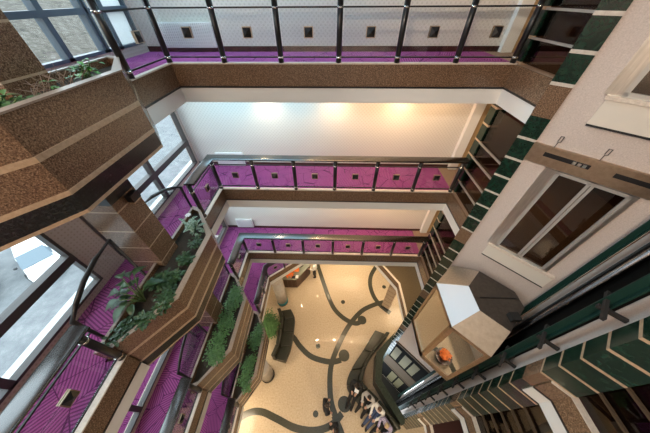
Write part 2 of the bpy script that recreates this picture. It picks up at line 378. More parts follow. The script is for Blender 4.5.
# roof with a glazed opening over the well
roof = MB()
roof.box(WX - .2, 7.4, 4.2, 6.45, 15.3, 15.5).box(WX - .2, 7.4, -3.2, -.4, 15.3, 15.5).box(WX - .2, -2.2, -.4, 4.2, 15.3, 15.5).box(2.6, 7.4, -.4, 4.2, 15.3, 15.5)
struct('ceiling', roof, 'white')
fr = MB()
for y in (-.4, .75, 1.9, 3.05, 4.2): fr.box(-2.2, 2.6, y - .04, y + .04, 15.3, 15.42)
for x in (-2.2, -.6, 1.0, 2.6): fr.box(x - .04, x + .04, -.4, 4.2, 15.3, 15.42)
o = struct('window_1', fr, 'window_frame'); MB().box(-2.2, 2.6, -.4, 4.2, 15.36, 15.37).build('pane', 'roof_glass', o)

# granite-clad column standing in the planters
col = MB(); bands = []
zz = 0
for lv in ('low', 'third', 'second', 'top'):
    pass
def colseg(z0, z1, mi): col.box(-3.75, -3.15, 2.31, 2.79, z0, z1, mi)
for zb, zc in ((0, zl - SLAB), (zl - .5, zt - SLAB), (zt - .5, zs - SLAB), (zs - .5, ztop - SLAB), (ztop - .5, 15.3)):
    z = zb; zcap = zc - .55
    i = 0
    while z < zcap - .05:
        z2 = min(z + .40, zcap); colseg(z, z2, 0)
        if z2 < zcap: colseg(z2, z2 + .022, 1); z = z2 + .022
        else: z = z2
    colseg(zcap, zcap + .2, 2); colseg(zcap + .2, zcap + .25, 1); colseg(zcap + .25, zc - .08, 2); colseg(zc - .08, zc, 1)
struct('column', col, ['granite', 'stone_strip', 'black_granite'])

# lift shaft walls (two diagonal walls meeting at the back)
U1, N1 = (S2, -S2), (-S2, -S2); O1 = (3.06, 3.70)
U2, N2 = (S2, S2), (-S2, S2); O2 = (3.06, .80)
ZB = -4.3
DU0, DU1 = .75, 1.62
wl = MB()
LEN = 2.04
wl.obox(O1, U1, N1, (.2, DU0), (-.12, 0), ZB, 15.3).obox(O1, U1, N1, (DU1, LEN), (-.12, 0), ZB, 15.3)
doors = [('top', ztop), ('second', zs)]
zz = ZB
for dn, zf in sorted(doors, key=lambda t: t[1]):
    hh = 1.58 if dn == 'ground' else 1.88
    wl.obox(O1, U1, N1, (DU0, DU1), (-.12, 0), zz, zf); zz = zf + hh
wl.obox(O1, U1, N1, (DU0, DU1), (-.12, 0), zz, 15.3)
struct('wall_shaft_north', wl, 'plaster')
struct('wall_shaft_south', MB().obox(O2, U2, N2, (.2, LEN), (-.12, 0), ZB, 15.3), 'plaster')
struct('floor', MB().prism([(3.3, 3.9), (4.7, 2.25), (3.3, .6), (2.3, 1.5), (2.3, 3.0)], ZB - .1, ZB), 'dark_iron')
def pillar(poly, name, strip='cream_strip', zmin=-99):
    mb = MB(); z = 0
    for k in range(-8, 43):
        pass
    z = ZB
    segs = []
    for lv, zf in [('ground', 0.0)] + sorted(LV.items(), key=lambda t: t[1]): segs.append(zf)
    segs.append(15.6)
    # below the ground floor
    zcur = ZB
    for si, zf in enumerate(segs[:-1]):
        znext = segs[si + 1]
        if si == 0: mb.prism(poly, zcur, 0, 0)
        else: mb.prism(poly, zf - .42, zf, 2)
        z = zf; top = znext - .42 if si < len(segs) - 2 else 15.3
        while z < top - .01:
            zt_ = min(z + .365, top)
            mb.prism(poly, z, z + .042, 1); mb.prism(poly, z + .042, zt_, 0); z = zt_
    if zmin > -50:
        keep = [i for i, f in enumerate(mb.f) if min(mb.v[q].z for q in f) >= zmin - .01]
        mb.f = [mb.f[i] for i in keep]; mb.m = [mb.m[i] for i in keep]; mb.s = [mb.s[i] for i in keep]
    return struct(name, mb, ['green_marble', strip, 'granite'])
pillar([P1a, P1b, (3.36, 3.62), (3.4, 3.85), (3.33, 3.95)], 'pillar')
pillar([P2a, P2b, (3.36, .88), (3.4, .65), (3.33, .55)], 'pillar', 'stone_strip')
pillar([(3.35, 4.93), (3.57, 4.93), (3.57, 5.15), (3.35, 5.15)], 'pillar', 'stone_strip', LV['third'] - .42)

# lift doors
def lift_door(idx, zf, H, fmat, header=True):
    name = 'door_%d' % idx; off = (.0, .035)
    fr = MB(); t = .05
    Z1 = zf + H
    def b(u0, u1, z0, z1, n0=-.02, n1=.03): fr.obox(O1, U1, N1, (u0, u1), (n0, n1), z0, z1)
    b(DU0, DU0 + t, zf, Z1); b(DU1 - t, DU1, zf, Z1); mid = (DU0 + DU1) / 2
    b(mid - .045, mid - .005, zf, Z1); b(mid + .005, mid + .045, zf, Z1)
    b(DU0, DU1, Z1 - t, Z1); b(DU0, DU1, zf, zf + t)
    o = struct(name, fr, fmat)
    for a, c in ((DU0 + t, mid - .045), (mid + .045, DU1 - t)):
        MB().obox(O1, U1, N1, (a, c), (-.005, .005), zf + t, Z1 - t).build('pane', 'smoked', o)
    MB().obox(O1, U1, N1, (DU0 - .16, DU0), (0, .03), zf, Z1).obox(O1, U1, N1, (DU1, DU1 + .05), (0, .03), zf, Z1).build('jamb', 'steel' if header else fmat, o)
    MB().obox(O1, U1, N1, (DU0 - .12, DU1 + .2), (0, .07), zf - .05, zf).build('sill', 'kerb', o)
    MB().obox(O1, U1, N1, (DU0 - .10, DU1 + .2), (0, .045), zf - .36, zf - .05).build('apron', 'apron_enamel', o); MB().obox(O1, U1, N1, (DU0 - .10, DU1 + .2), (0, .05), zf - .385, zf - .36).build('apron_edge', 'dark_iron', o)
    if header:
        h = MB(); h.obox(O1, U1, N1, (.27, 2.0), (0, .06), Z1 + .03, Z1 + .32)
        hd = h.build('header', 'bronze', o)
        for a in (.46, 1.28):
            MB().obox(O1, U1, N1, (a, a + .56), (.06, .064), Z1 + .17, Z1 + .235).build('slot', 'black_metal', hd)
            m2 = MB()
            for q in range(3): m2.obox(O1, U1, N1, (a + .36 + q * .06, a + .40 + q * .06), (.064, .08), Z1 + .18, Z1 + .225)
            m2.build('roller', 'chrome', hd)
        for a in (.52, 1.05, 1.62):
            q = [Vector((O1[0] + U1[0] * (a + d) + N1[0] * .02, O1[1] + U1[1] * (a + d) + N1[1] * .02, Z1 + .32 + hh)) for d, hh in ((0, 0), (0, .08), (.025, .09), (.025, .17), (-.01, .17), (-.01, .09))]
            MB().tube(q, .006, 6).build('wire_hook', 'cord', hd)
    return o
lift_door(1, ztop, 1.88, 'frame_grey'); lift_door(2, zs, 1.88, 'frame_grey')
def lobby_screen(idx, z0, z1, zp0, zp1, panes, label):
    o = struct('door_%d' % idx, MB().obox(O1, U1, N1, (.22, 1.95), (.002, .02), z0, z1), 'matte_black')
    for a, c in panes: MB().obox(O1, U1, N1, (a, c), (.02, .03), zp0, zp1).build('pane', 'pane_olive', o)
    MB().obox(O1, U1, N1, (.2, 1.95), (.002, .05), z1, z1 + .14).build('header', 'dark_bronze', o)
lobby_screen(3, -.75, 1.28, -.6, .87, [(.34, .66), (.84, 1.20), (1.30, 1.62)], '')
lobby_screen(4, -4.2, -2.05, -3.95, -2.3, [(.86, 1.22), (1.31, 1.64)], '')
struct('trim_10', MB().obox(O1, U1, N1, (.2, 1.95), (.002, .04), -1.9, -.77), 'dark_bronze')

# ------------------------------------------------------------------ ground floor
struct('floor',
       MB().prism([(-7, 2.24), (-7, 10.5), (9, 10.5), (9, 2.24), (4.6, 2.24), (3.18, 3.74), (3.08, 3.68), (2.52, 2.95), (2.36, 2.24)], -.1, 0)
       .prism([(-7, 2.24), (2.36, 2.24), (2.33, 2.06), (3.08, .86), (3.18, .76), (4.6, 2.24), (9, 2.24), (9, -3), (-7, -3)], -.1, 0), 'terrazzo')
def catmull(p, n=8, closed=False):
    out = []; L = len(p); R = range(L) if closed else range(L - 1)
    for i in R:
        if closed: a, b, c, d = p[(i - 1) % L], p[i], p[(i + 1) % L], p[(i + 2) % L]
        else: a, b, c, d = p[max(i - 1, 0)], p[i], p[i + 1], p[min(i + 2, L - 1)]
        for k in range(n):
            t = k / n
            out.append(tuple(.5 * (2 * b[j] + (c[j] - a[j]) * t + (2 * a[j] - 5 * b[j] + 4 * c[j] - d[j]) * t * t + (3 * b[j] - a[j] - 3 * c[j] + d[j]) * t ** 3) for j in range(len(b))))
    if not closed: out.append(tuple(p[-1]))
    return out
inl = [
 ([(-.85, 8.6), (-.62, 7.9), (-.35, 7.1), (-.02, 6.2), (.35, 5.5), (.9, 5.0), (1.45, 4.78), (1.75, 4.86)], (1.86, 4.97, .24)),
 ([(3.25, 6.05), (2.6, 5.85), (1.85, 5.45), (1.15, 4.7), (.6, 3.8), (.2, 2.9), (.1, 2.2), (.16, 1.4), (.35, .9)], None),
 ([(-2.2, 4.15), (-1.85, 3.95), (-1.47, 3.55), (-.95, 3.15), (-.41, 2.97), (.2, 2.9), (.65, 3.0)], (.80, 3.2, .27)),
 ([(-4.2, .4), (-3.5, .84), (-2.9, .93), (-2.15, .72), (-1.34, .46), (-.5, .4), (.2, .6), (.65, .98)], (.76, 1.3, .29)),
 ([(3.1, 8.5), (2.68, 7.8), (2.55, 7.1), (2.68, 6.4), (3.0, 5.85), (3.5, 5.4)], None)]
tr = MB()
for k, (pts, dot) in enumerate(inl):
    tr.bar([(x, y, .002 + .0006 * k) for x, y in catmull(pts, 8)], .25, .004)
    if dot: tr.lathe([(dot[2], 0), (dot[2], .006)], (dot[0], dot[1], .0015), 28)
for x, y in ((.82, 5.98), (-.54, 3.59), (-.5, .93), (3.4, 7.02)): tr.lathe([(.12, 0), (.12, .004)], (x, y, .001), 20)
struct('trim_7', tr, 'inlay')
# green marble parapet round the lift pit
po = [(3.34, 4.08), (2.30, 3.12), (2.10, 2.04), (2.95, .66)]; pi_ = [(3.10, 3.70), (2.52, 2.95), (2.33, 2.06), (3.06, .88)]
mb = MB().prism(po + [(3.06, .66)] + pi_[::-1] + [(3.2, 3.95)], 0, .86)
mb.prism([(3.38, 4.12), (2.27, 3.14), (2.07, 2.03), (2.94, .61), (3.08, .70), (3.08, .90), (2.36, 2.07), (2.55, 2.93), (3.1, 3.66), (3.25, 3.95)], .86, .93)
struct('trim_8', mb, 'parapet')
# columns on the ground floor
mb = MB().lathe([(.30, .3), (.30, zl - SLAB)], (-2.75, 5.9, 0), 28, 0).lathe([(.31, 0), (.31, .3)], (-2.75, 5.9, 0), 28, 1)
struct('column', mb, ['pale_column', 'teal'])
mb = MB().lathe([(.30, .22), (.30, zl - SLAB)], (-2.86, 2.25, 0), 28, 0).lathe([(.315, 0), (.315, .22)], (-2.86, 2.25, 0), 28, 1)
struct('column', mb, ['pale_column', 'black_granite'])
mb = MB(); c0, u = (3.32, 5.80), (.82, -.57); nn = (.57, .82)
z = .2; mb.obox(c0, u, nn, (-.23, .23), (-.2, .2), 0, .2, 1)
while z < zl - SLAB - .01:
    z2 = min(z + .36, zl - SLAB); mb.obox(c0, u, nn, (-.22, .22), (-.19, .19), z, z2 - .03, 3); mb.obox(c0, u, nn, (-.22, .22), (-.19, .19), z2 - .03, z2, 2); z = z2
struct('column', mb, ['granite', 'black_granite', 'granite', 'tan_stone'])

# ------------------------------------------------------------------ railings
RAILP = [(.08, -.03), (.115, -.02), (.122, .006)] + [(.122 * cos(radians(a)), .008 + .016 * sin(radians(a))) for a in range(20, 161, 20)] + [(-.122, .006), (-.115, -.02), (-.08, -.03)]
def railing(label, zf, path, posts, voidside, cat='railing', group=None, off=.07, rosette=True, ends=(0, 0)):
    """path: plan polyline of the rail, posts: (x, y) in order; panels between consecutive posts"""
    t = thing('glass_railing', label, cat, (*posts[0], zf), group)
    P = [Vector((x, y, 0)) for x, y in path]
    # handrail shifted towards the void
    sh = []
    for i in range(len(P)):
        d0 = (P[i] - P[i - 1]) if i else P[1] - P[0]; d1 = (P[i + 1] - P[i]) if i < len(P) - 1 else d0
        n0 = Vector((-d0.y, d0.x, 0)).normalized() * voidside; n1 = Vector((-d1.y, d1.x, 0)).normalized() * voidside
        m = (n0 + n1).normalized(); sh.append(P[i] + m * (off / max(.3, m.dot(n0))))
    MB().rail([(p.x, p.y, zf + 1.02) for p in sh], RAILP).build('handrail', 'handrail', t)
    for zz, nm in ((.775, 'upper_bar'), (.10, 'lower_bar')):
        MB().bar([(p.x, p.y, zf + zz) for p in P], .022, .022).build(nm, 'black_metal', t)
    for x, y in posts:
        po = MB().lathe([(.05, .012), (.05, 1.01)], (x, y, zf), 16).build('post', 'black_metal', t)
        MB().lathe([(.054, .76), (.054, .79)], (x, y, zf), 16).build('collar', 'chrome', po); MB().lathe([(.056, .085), (.056, .115)], (x, y, zf), 16).build('collar', 'chrome', po)
    for a, b in zip(posts, posts[1:]):
        a = Vector((*a, 0)); b = Vector((*b, 0)); d = (b - a); L = d.length; d.normalize(); nn = (-d.y, d.x); dd = (d.x, d.y)
        if L < .3: continue
        gp = MB().obox((a.x, a.y), dd, nn, (.07, L - .07), (-.005, .005), zf + .115, zf + .765).build('glass_panel', 'glass', t)
        if rosette:
            c = L / 2
            r = MB(); r.obox((a.x, a.y), dd, nn, (c - .08, c + .08), (.006, .02), zf + .375, zf + .535)
            r.obox((a.x, a.y), dd, nn, (c - .08, c + .08), (-.02, -.006), zf + .375, zf + .535, 0)
            for sg in (1, -1):
                q = lambda u, n, z: (a.x + dd[0] * u + nn[0] * n, a.y + dd[1] * u + nn[1] * n, z)
                base = [q(c - .068, .021 * sg, zf + .387), q(c + .068, .021 * sg, zf + .387), q(c + .068, .021 * sg, zf + .523), q(c - .068, .021 * sg, zf + .523)]
                r.add(base + [q(c, .06 * sg, zf + .455)], [[0, 1, 4], [1, 2, 4], [2, 3, 4], [3, 0, 4], [3, 2, 1, 0]], 1)
            r.build('rosette', ['bronze', 'black_metal'], gp)
    return t
XS = [-3.12 + 1.071 * i for i in range(7)]
names = {'top': 'top gallery, against the pale wallpaper', 'second': 'second gallery down, below the lamp-washed wall', 'third': 'third gallery down, above the ground floor'}
for lv in ('top', 'second', 'third'):
    posts = [(XW - .0, 3.86), (XW, 5.0)] + [(x, 5.0) for x in XS[1:]]
    posts[-1] = (3.26, 5.0)
    railing('far glass railing with black posts on the ' + names[lv], LV[lv], [(XW, 3.80), (XW, 5.0), (3.3, 5.0)], posts, -1, group='long far-side gallery railings')
nm2 = {'second': 'blue-sheened dark handrail of the left gallery nearest the eye', 'third': 'shiny handrail of the left gallery, one floor below the nearest one', 'low': 'lowest left gallery handrail, just above the ground floor'}
for lv in ('second', 'third', 'low'):
    x = XW if lv != 'low' else -3.0
    railing(nm2[lv], LV[lv], [(x, YS), (x, .92)], [(x, -2.38), (x, -1.31), (x, -.24), (x, .83)], -1, group='left side gallery railings')
railing('lowest gallery railing turning the corner above the reception desk', zl, [(-3.0, 3.9), (-3.0, 5.66), (-.85, 7.4)], [(-3.0, 3.95), (-3.0, 4.85), (-3.0, 5.66), (-2.28, 6.24), (-1.56, 6.82), (-.9, 7.35)], -1)

# arched glass guards between handrail and column
def arch_guard(label, zf, ya, yb, x=XW - .24):
    t = thing('arched_glass_guard', label, 'guard panel', (x, ya, zf))
    s = 1 if yb > ya else -1; L = abs(yb - ya)
    prof = [(0, .07), (0, .87), (.18, 1.0), (.42, 1.13), (.7, 1.22), (1.0, 1.26), (1.0, .07)]
    pts = [(x, ya + s * L * u, zf + h) for u, h in prof]
    MB().tube(pts, .032, 10, closed=True).build('frame', 'black_metal', t)
    n = len(prof); vs = [(x - .004, p[1], p[2]) for p in pts] + [(x + .004, p[1], p[2]) for p in pts]
    MB().add(vs, [list(range(n)), list(range(n, 2 * n))[::-1]] + [[i, (i + 1) % n, n + (i + 1) % n, n + i] for i in range(n)]).build('glass_panel', 'glass', t)
arch_guard('black arched guard frame nearest the eye, left of the broad-leaved plant', zs, 1.02, 2.06)
arch_guard('black arched guard joined to the far railing beside the white flower', zs, 3.90, 2.81)
arch_guard('black framed guard on the third gallery behind the leafy planter', zt, 1.02, 2.06)
arch_guard('guard frame on the third gallery between planter and far railing', zt, 3.90, 2.81)
arch_guard('black framed guard on the lowest gallery behind its planter', zl, 1.02, 2.06)

# planters
def planter(label, zf, xin=XW):
    zr = zf + .28; zb = zr - .975
    xb = xin - .22
    out = [(xb, 3.92), (xin - .02, 3.86), (-2.53, 3.06), (-2.53, 1.64), (xin - .02, .86), (xb, .80)]
    inn = [(xb + .05, 3.82), (xin, 3.74), (-2.62, 3.02), (-2.62, 1.68), (xin, .97), (xb + .05, .90)]
    t = thing('planter_box', label, 'planter', (-2.8, 2.4, zb), 'planters built out over the well')
    def shell(z0, z1, grow, name, mat):
        mb = MB()
        g = [(x + (grow if x > xin + .1 else 0), y + (grow * .4 if y > 2.4 else -grow * .4)) for x, y in out]
        mb.prism(g + inn[::-1], z0, z1) if True else None
        # back board
        mb.prism([(xb, .80), (xb + .05, .90), (xb + .05, 3.82), (xb, 3.92)], z0, z1)
        return mb.build(name, mat, t)
    shell(zr - .33, zr, 0, 'upper_cladding', 'granite'); shell(zr - .385, zr - .33, .006, 'stone_band', 'stone_strip')
    shell(zr - .69, zr - .385, 0, 'middle_cladding', 'granite'); shell(zr - .74, zr - .69, .006, 'stone_band', 'stone_strip')
    shell(zr - .935, zr - .74, 0, 'lower_cladding', 'black_granite')
    MB().prism(out, zb, zb + .04).build('bottom_edge', 'stone_strip', t)
    MB().prism(inn, zb + .04, zr - .09).build('soil', 'soil', t)
    sh = MB()
    sh.prism([(x + (.012 if x > xin + .1 else 0), y) for x, y in out] + inn[::-1], zr, zr + .015)
    sh.prism([(xb, .80), (xb + .05, .90), (xb + .05, 3.82), (xb, 3.92)], zr, zr + .015)
    sh.build('rim', 'rim_stone', t)
    return t
planter('large dark granite planter nearest the eye at the upper left', ztop)
planter('granite planter at mid left holding the broad-leaved plant', zs)
planter('third planter down, filled with small dense leaves', zt)
planter('lowest granite planter, above the sofa side column', zl, -3.0)

# leaves -------------------------------------------------------------
def leaf(mb, p, d, L, W, droop=.3, mi=0, seg=4):
    d = Vector(d).normalized(); side = d.cross(Vector((0, 0, 1)))
    if side.length < .05: side = Vector((1, 0, 0))
    side.normalize(); up = side.cross(d); p = Vector(p); vs = []
    prof = [0.12, .75, 1, .7, .02]
    for i in range(seg + 1):
        t = i / seg; c = p + d * (L * t) + Vector((0, 0, -droop * L * t * t)); w = W * prof[i] * .5
        vs += [c - side * w + up * w * .35, c, c + side * w + up * w * .35]
    fs = []
    for i in range(seg):
        a = i * 3; fs += [[a, a + 1, a + 4, a + 3], [a + 1, a + 2, a + 5, a + 4]]
    mb.add(vs, fs, mi, True)
def shrub(name, label, c, rad, h, n, L, W, mat, cat='plant', group=None, stems=5, stem_mat='stem', pot=None):
    t = thing(name, label, cat, c, group); c = Vector(c)
    f = MB(); st = MB(); tips = []
    for i in range(stems):
        a = random.uniform(0, 6.28); r = rad * random.uniform(.2, .8); top = c + Vector((cos(a) * r * .8, sin(a) * r * 1.2, h * random.uniform(.6, .95)))
        mid = (c + top) / 2 + Vector((random.uniform(-.03, .03), random.uniform(-.03, .03), .02))
        st.tube([c, mid, top], [.012, .009, .005], 5); tips.append((c, mid, top))
    for i in range(n):
        a, m, b = random.choice(tips); t_ = random.uniform(.25, 1.05)
        base = a.lerp(m, t_ * 2) if t_ < .5 else m.lerp(b, t_ * 2 - 1)
        ang = random.uniform(0, 6.28); el = random.uniform(-.2, .9)
        base = base + Vector((cos(ang), sin(ang), 0)) * random.uniform(0, rad * .45)
        leaf(f, base, (cos(ang) * cos(el), sin(ang) * cos(el), sin(el)), L * random.uniform(.6, 1.2), W * random.uniform(.7, 1.2), random.uniform(.1, .5))
    st.build('stem', stem_mat, t); f.build('foliage', mat, t)
    return t
zsoil = lambda z: z + .19
# top planter: sparse twigs and a few light leaves
shrub('trailing_plant', 'bright leaved plant at the far end of the top planter', (-2.80, 2.85, zsoil(ztop)), .20, .22, 46, .09, .055, 'leaf_bright')
t = thing('dry_plant', 'dry twiggy plant in the middle of the top planter', 'plant', (-2.80, 2.45, zsoil(ztop)))
tw = MB()
for i in range(34):
    a = random.uniform(0, 6.28); b = Vector((-2.80 + random.uniform(-.1, .1), 2.45 + random.uniform(-.25, .25), zsoil(ztop)))
    e = b + Vector((cos(a) * .12, sin(a) * .2, random.uniform(.08, .24))); tw.tube([b, (b + e) / 2 + Vector((0, 0, .03)), e], [.005, .004, .002], 4)
tw.build('twigs', 'twig', t)
f = MB()
for i in range(14):
    a = random.uniform(0, 6.28); leaf(f, (-2.80 + random.uniform(-.12, .12), 2.45 + random.uniform(-.25, .25), zsoil(ztop) + random.uniform(.03, .15)), (cos(a), sin(a), .4), .08, .05)
f.build('foliage', 'leaf_bright', t)
shrub('trailing_plant', 'low green plant at the near end of the top planter, by the left picture edge', (-2.82, 1.95, zsoil(ztop)), .22, .14, 40, .09, .05, 'leaf_mid')
shrub('trailing_plant', 'small creeping sprig beside the granite column in the top planter', (-2.78, 2.2, zsoil(ztop)), .16, .08, 16, .08, .045, 'leaf_mid')
# second planter: broad drooping leaves, a dark bed, a pale flowering plant
t = thing('broad_leaved_plant', 'broad-leaved plant drooping over the purple carpet side of its planter', 'plant', (-2.98, 1.55, zsoil(zs)))
st = MB(); f = MB(); base = Vector((-3.12, 1.62, zsoil(zs)))
for a, L, hh in ((2.2, .42, .55), (2.7, .40, .45), (3.2, .45, .40), (3.7, .42, .35), (1.6, .34, .65), (4.3, .36, .3), (2.4, .25, .72), (.8, .25, .4), (3.0, .5, .22), (3.5, .5, .16)):
    e = base + Vector((cos(a) * L * .55, sin(a) * L * .55, hh * .8)); st.tube([base, (base + e) / 2 + Vector((0, 0, .06)), e], [.012, .009, .006], 6)
    leaf(f, e, (cos(a), sin(a), .1), .26, .16, .6); leaf(f, base.lerp(e, .7), (cos(a + .9), sin(a + .9), .2), .2, .12, .5)
st.build('stem', 'stem', t); f.build('foliage', 'leaf_dark', t)
for i, (y, x, rr, lab) in enumerate(((1.25, -2.93, .2, 'dark leafy plant at the near tip of the mid left planter'), (1.75, -2.78, .22, 'dark leafy plant beside the planter bend at mid left'), (2.05, -2.82, .2, 'dark leafy plant next to the column foot at mid left'), (2.45, -2.78, .2, 'low dark plant against the column side at mid left'), (1.15, -3.12, .2, 'low dark plant at the front corner of the mid left planter'), (1.95, -3.05, .2, 'low dark plant in front of the column foot at mid left'), (1.5, -2.75, .2, 'low dark plant along the outer rim of the mid left planter'))):
    shrub('bedding_plant', lab, (x, y, zsoil(zs)), rr, .16, 120, .085, .05, 'leaf_dark', group='dark plants in the mid left planter')
t = shrub('flowering_plant', 'variegated plant with one white flower by the far railing end', (-2.93, 3.15, zsoil(zs)), .18, .34, 34, .17, .085, 'leaf_pale')
f = MB(); fc = Vector((-2.98, 3.28, zsoil(zs) + .42))
for k in range(7): leaf(f, fc, (cos(k * .9), sin(k * .9), .5), .075, .06, .3)
f.build('flower', 'flower_white', t)
shrub('bedding_plant', 'small dark low plant below the white flower in the planter', (-2.78, 2.85, zsoil(zs)), .17, .14, 40, .10, .05, 'leaf_dark')
# third planter
for y, x, lab in ((2.9, -2.88, 'dense green shrub at the far end of the third planter'), (1.85, -2.88, 'dense green shrub near the bend of the third planter'), (1.45, -2.88, 'dense green shrub at the near tip of the third planter'), (2.35, -2.88, 'dense green shrub by the column in the third planter'), (3.2, -2.88, 'dense green shrub in the far corner of the third planter')):
    shrub('dense_shrub', lab, (x, y, zsoil(zt)), .34, .22, 520, .06, .04, 'leaf_mid', group='dense shrubs in the third planter', stems=9)
# lowest planter
for y, x, lab in ((3.1, -2.86, 'leafy shrub at the far end of the lowest planter'), (2.6, -2.86, 'leafy shrub beside the middle of the lowest planter'), (2.0, -2.86, 'leafy shrub near the bend of the lowest planter'), (1.5, -2.86, 'leafy shrub at the near tip of the lowest planter')):
    shrub('dense_shrub', lab, (x, y, zsoil(zl)), .33, .24, 460, .065, .042, 'leaf_fresh', group='leafy shrubs in the lowest planter', stems=9)
# tall fig tree in a pot on the ground floor
t = shrub('potted_fig_tree', 'bright green potted tree behind the curved sofa', (-2.98, 4.15, .35), .8, 1.5, 2600, .10, .05, 'leaf_fresh', cat='tree', stems=14)
MB().lathe([(.16, 0), (.2, .36), (.17, .36), (.16, .3)], (-2.98, 4.15, 0), 20).build('pot', 'black_granite', t)

# ------------------------------------------------------------------ barrier bars by the lift lobbies
for lv, who in (('top', 'top'), ('second', 'second'), ('third', 'third')):
    zf = LV[lv]
    t = thing('lobby_barrier', 'pale horizontal bars between green pillars at the right end of the %s gallery' % who, 'barrier', (3.4, 4.4, zf))
    for k in range(1, 5 if lv != 'top' else 4):
        MB().box(3.335, 3.37, 3.90, 4.94, zf + .365 * k, zf + .365 * k + .03).build('bar', 'bar_metal', t)
    MB().box(3.385, 3.395, 3.93, 4.94, zf + .03, zf + 2.2).build('glass_panel', 'smoked', t)
for lv, who in (('second', 'upper'), ('third', 'lower')):
    zf = LV[lv]
    t = thing('lobby_barrier', 'pale bars over dark glass beside the near green pillar, the %s of two' % who, 'barrier', (3.4, 0, zf))
    for k in range(1, 6):
        MB().box(3.335, 3.37, -1.0, .60, zf + .365 * k, zf + .365 * k + .03).build('bar', 'dark_bronze', t)
    MB().box(3.385, 3.395, -1.0, .57, zf + .03, zf + 2.2).build('glass_panel', 'smoked', t)

# ------------------------------------------------------------------ lift car
ze, zr, zf, zb = 13 - 4.9, 13 - 4.6, 13 - 7.02, 13 - 7.16
body = [(2.54, 1.79), (3.08, 1.26), (3.95, 2.13), (3.95, 2.42), (3.08, 3.29), (2.54, 2.78)]
crown = [(3.07, 2.02), (3.47, 1.62), (4.0, 2.10), (4.0, 2.44), (3.47, 2.94), (3.07, 2.56)]
car = thing('glass_lift_car', 'glass-fronted lift car with gilt frame hanging in the corner shaft', 'lift', (3.3, 2.28, zb))
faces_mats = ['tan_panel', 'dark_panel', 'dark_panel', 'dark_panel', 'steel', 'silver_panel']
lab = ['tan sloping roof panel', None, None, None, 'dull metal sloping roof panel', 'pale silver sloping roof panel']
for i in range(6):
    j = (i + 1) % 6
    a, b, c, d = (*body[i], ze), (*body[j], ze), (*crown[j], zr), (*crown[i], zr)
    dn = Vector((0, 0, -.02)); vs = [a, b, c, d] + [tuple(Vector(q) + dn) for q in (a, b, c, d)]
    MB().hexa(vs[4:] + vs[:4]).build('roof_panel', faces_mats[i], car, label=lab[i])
MB().prism(crown, zr - .01, zr + .012).build('roof_cap', 'dark_panel', car)
rb = MB()
rb.bar([(crown[0][0] + .12, 2.29, zr + .02), (3.95, 2.29, zr + .02)], .02, .015); rb.build('roof_seam', 'black_metal', car)
MB().prism(body, zb, zf).build('car_floor', 'stone_strip', car)
def inset(poly, d):
    cx = sum(p[0] for p in poly) / len(poly); cy = sum(p[1] for p in poly) / len(poly)
    return [(x + (cx - x) * d, y + (cy - y) * d) for x, y in poly]
fr = MB(); w = .07
for i in (4, 5, 0):
    j = (i + 1) % 6; a = Vector(body[i]); b = Vector(body[j]); d = (b - a); L = d.length; d.normalize(); n = (d.y, -d.x)
    inn = (-n[0], -n[1])
    for q in ((0, w), (L - w, L)): fr.obox(a, d, inn, q, (0, .06), zf, ze)
    fr.obox(a, d, inn, (0, L), (0, .06), ze - .1, ze); fr.obox(a, d, inn, (0, L), (0, .06), zb, zf + .1)
    MB().obox(a, d, inn, (w, L - w), (.02, .03), zf + .1, ze - .1).build('glass_panel', 'mirror_glass', car)
fr.build('frame', 'bronze', car)
bw = MB()
for i in (1, 2, 3):
    j = (i + 1) % 6; a = Vector(body[i]); b = Vector(body[j]); d = (b - a); L = d.length; d.normalize(); inn = (-d.y, d.x)
    bw.obox(a, d, inn, (0, L), (0, .05), zf, ze)
bw.build('back_wall', 'bronze', car)
MB().tube([(2.66, 1.92, zf + .9), (3.10, 1.48, zf + .9)], .018, 8).tube([(2.66, 1.95, zf + .9), (2.66, 2.62, zf + .9)], .018, 8).build('grab_rail', 'chrome', car)
mb = MB().box(3.55, 3.72, 1.80, 1.95, zr + .012, zr + .13); mb.build('roof_box', 'dark_iron', car)
mb = MB().tube([(3.45, 1.45, ze + .02), (3.5, 1.3, ze + .02), (3.32, 1.2, ze - .02)], .03, 8).box(3.30, 3.44, 1.26, 1.36, ze - .04, ze + .06); mb.build('guide_shoe', 'dark_iron', car)

# guide rails, cylinder and wall brackets in the shaft
struct('trim_9', MB().obox(O2, U2, N2, (.66, 1.62), (.001, .03), ZB, 15.3), 'matte_black')
def steel_rail(x, y, label, w=.10, web=.08):
    mb = MB(); d, n = U2, N2
    mb.obox((x, y), d, n, (-w / 2, w / 2), (0, .018), ZB, 15.3).obox((x, y), d, n, (-.01, .01), (.018, web), ZB, 15.3)
    return tag(mb.build('guide_rail', 'green_steel'), label, 'lift rail', None)
steel_rail(4.28, 2.17, 'dark green guide rail in the back corner of the lift shaft')
steel_rail(3.30, 1.245, 'dark green guide rail carried on brackets along the shaft wall', .14, .10)
tag(MB().lathe([(.05, ZB), (.05, 15.3)], (3.90, 1.765, 0), 20).build('lift_cylinder', 'dark_chrome'), 'shiny chrome lift ram running up the shaft between the rails', 'cylinder')
for dx, dy in ((.10, .17), (.16, .22)):
    pass
tag(MB().lathe([(.018, ZB), (.018, 15.3)], (4.06, 1.92, 0), 8).build('conduit', 'dark_iron'), 'thin dark conduit beside the chrome ram', 'pipe')
for i in range(13):
    z = 14.6 - i * 1.06
    t = thing('rail_bracket', 'dark iron bracket holding the green guide rail off the shaft wall', 'bracket', (3.25, 1.12, z), 'brackets along the shaft wall')
    MB().obox(O2, U2, N2, (.36, .40), (.003, .26), z, z + .05).build('arm', 'dark_iron', t)
    MB().obox(O2, U2, N2, (.16, .62), (.20, .235), z + .052, z + .10).build('cross_arm', 'dark_iron', t)

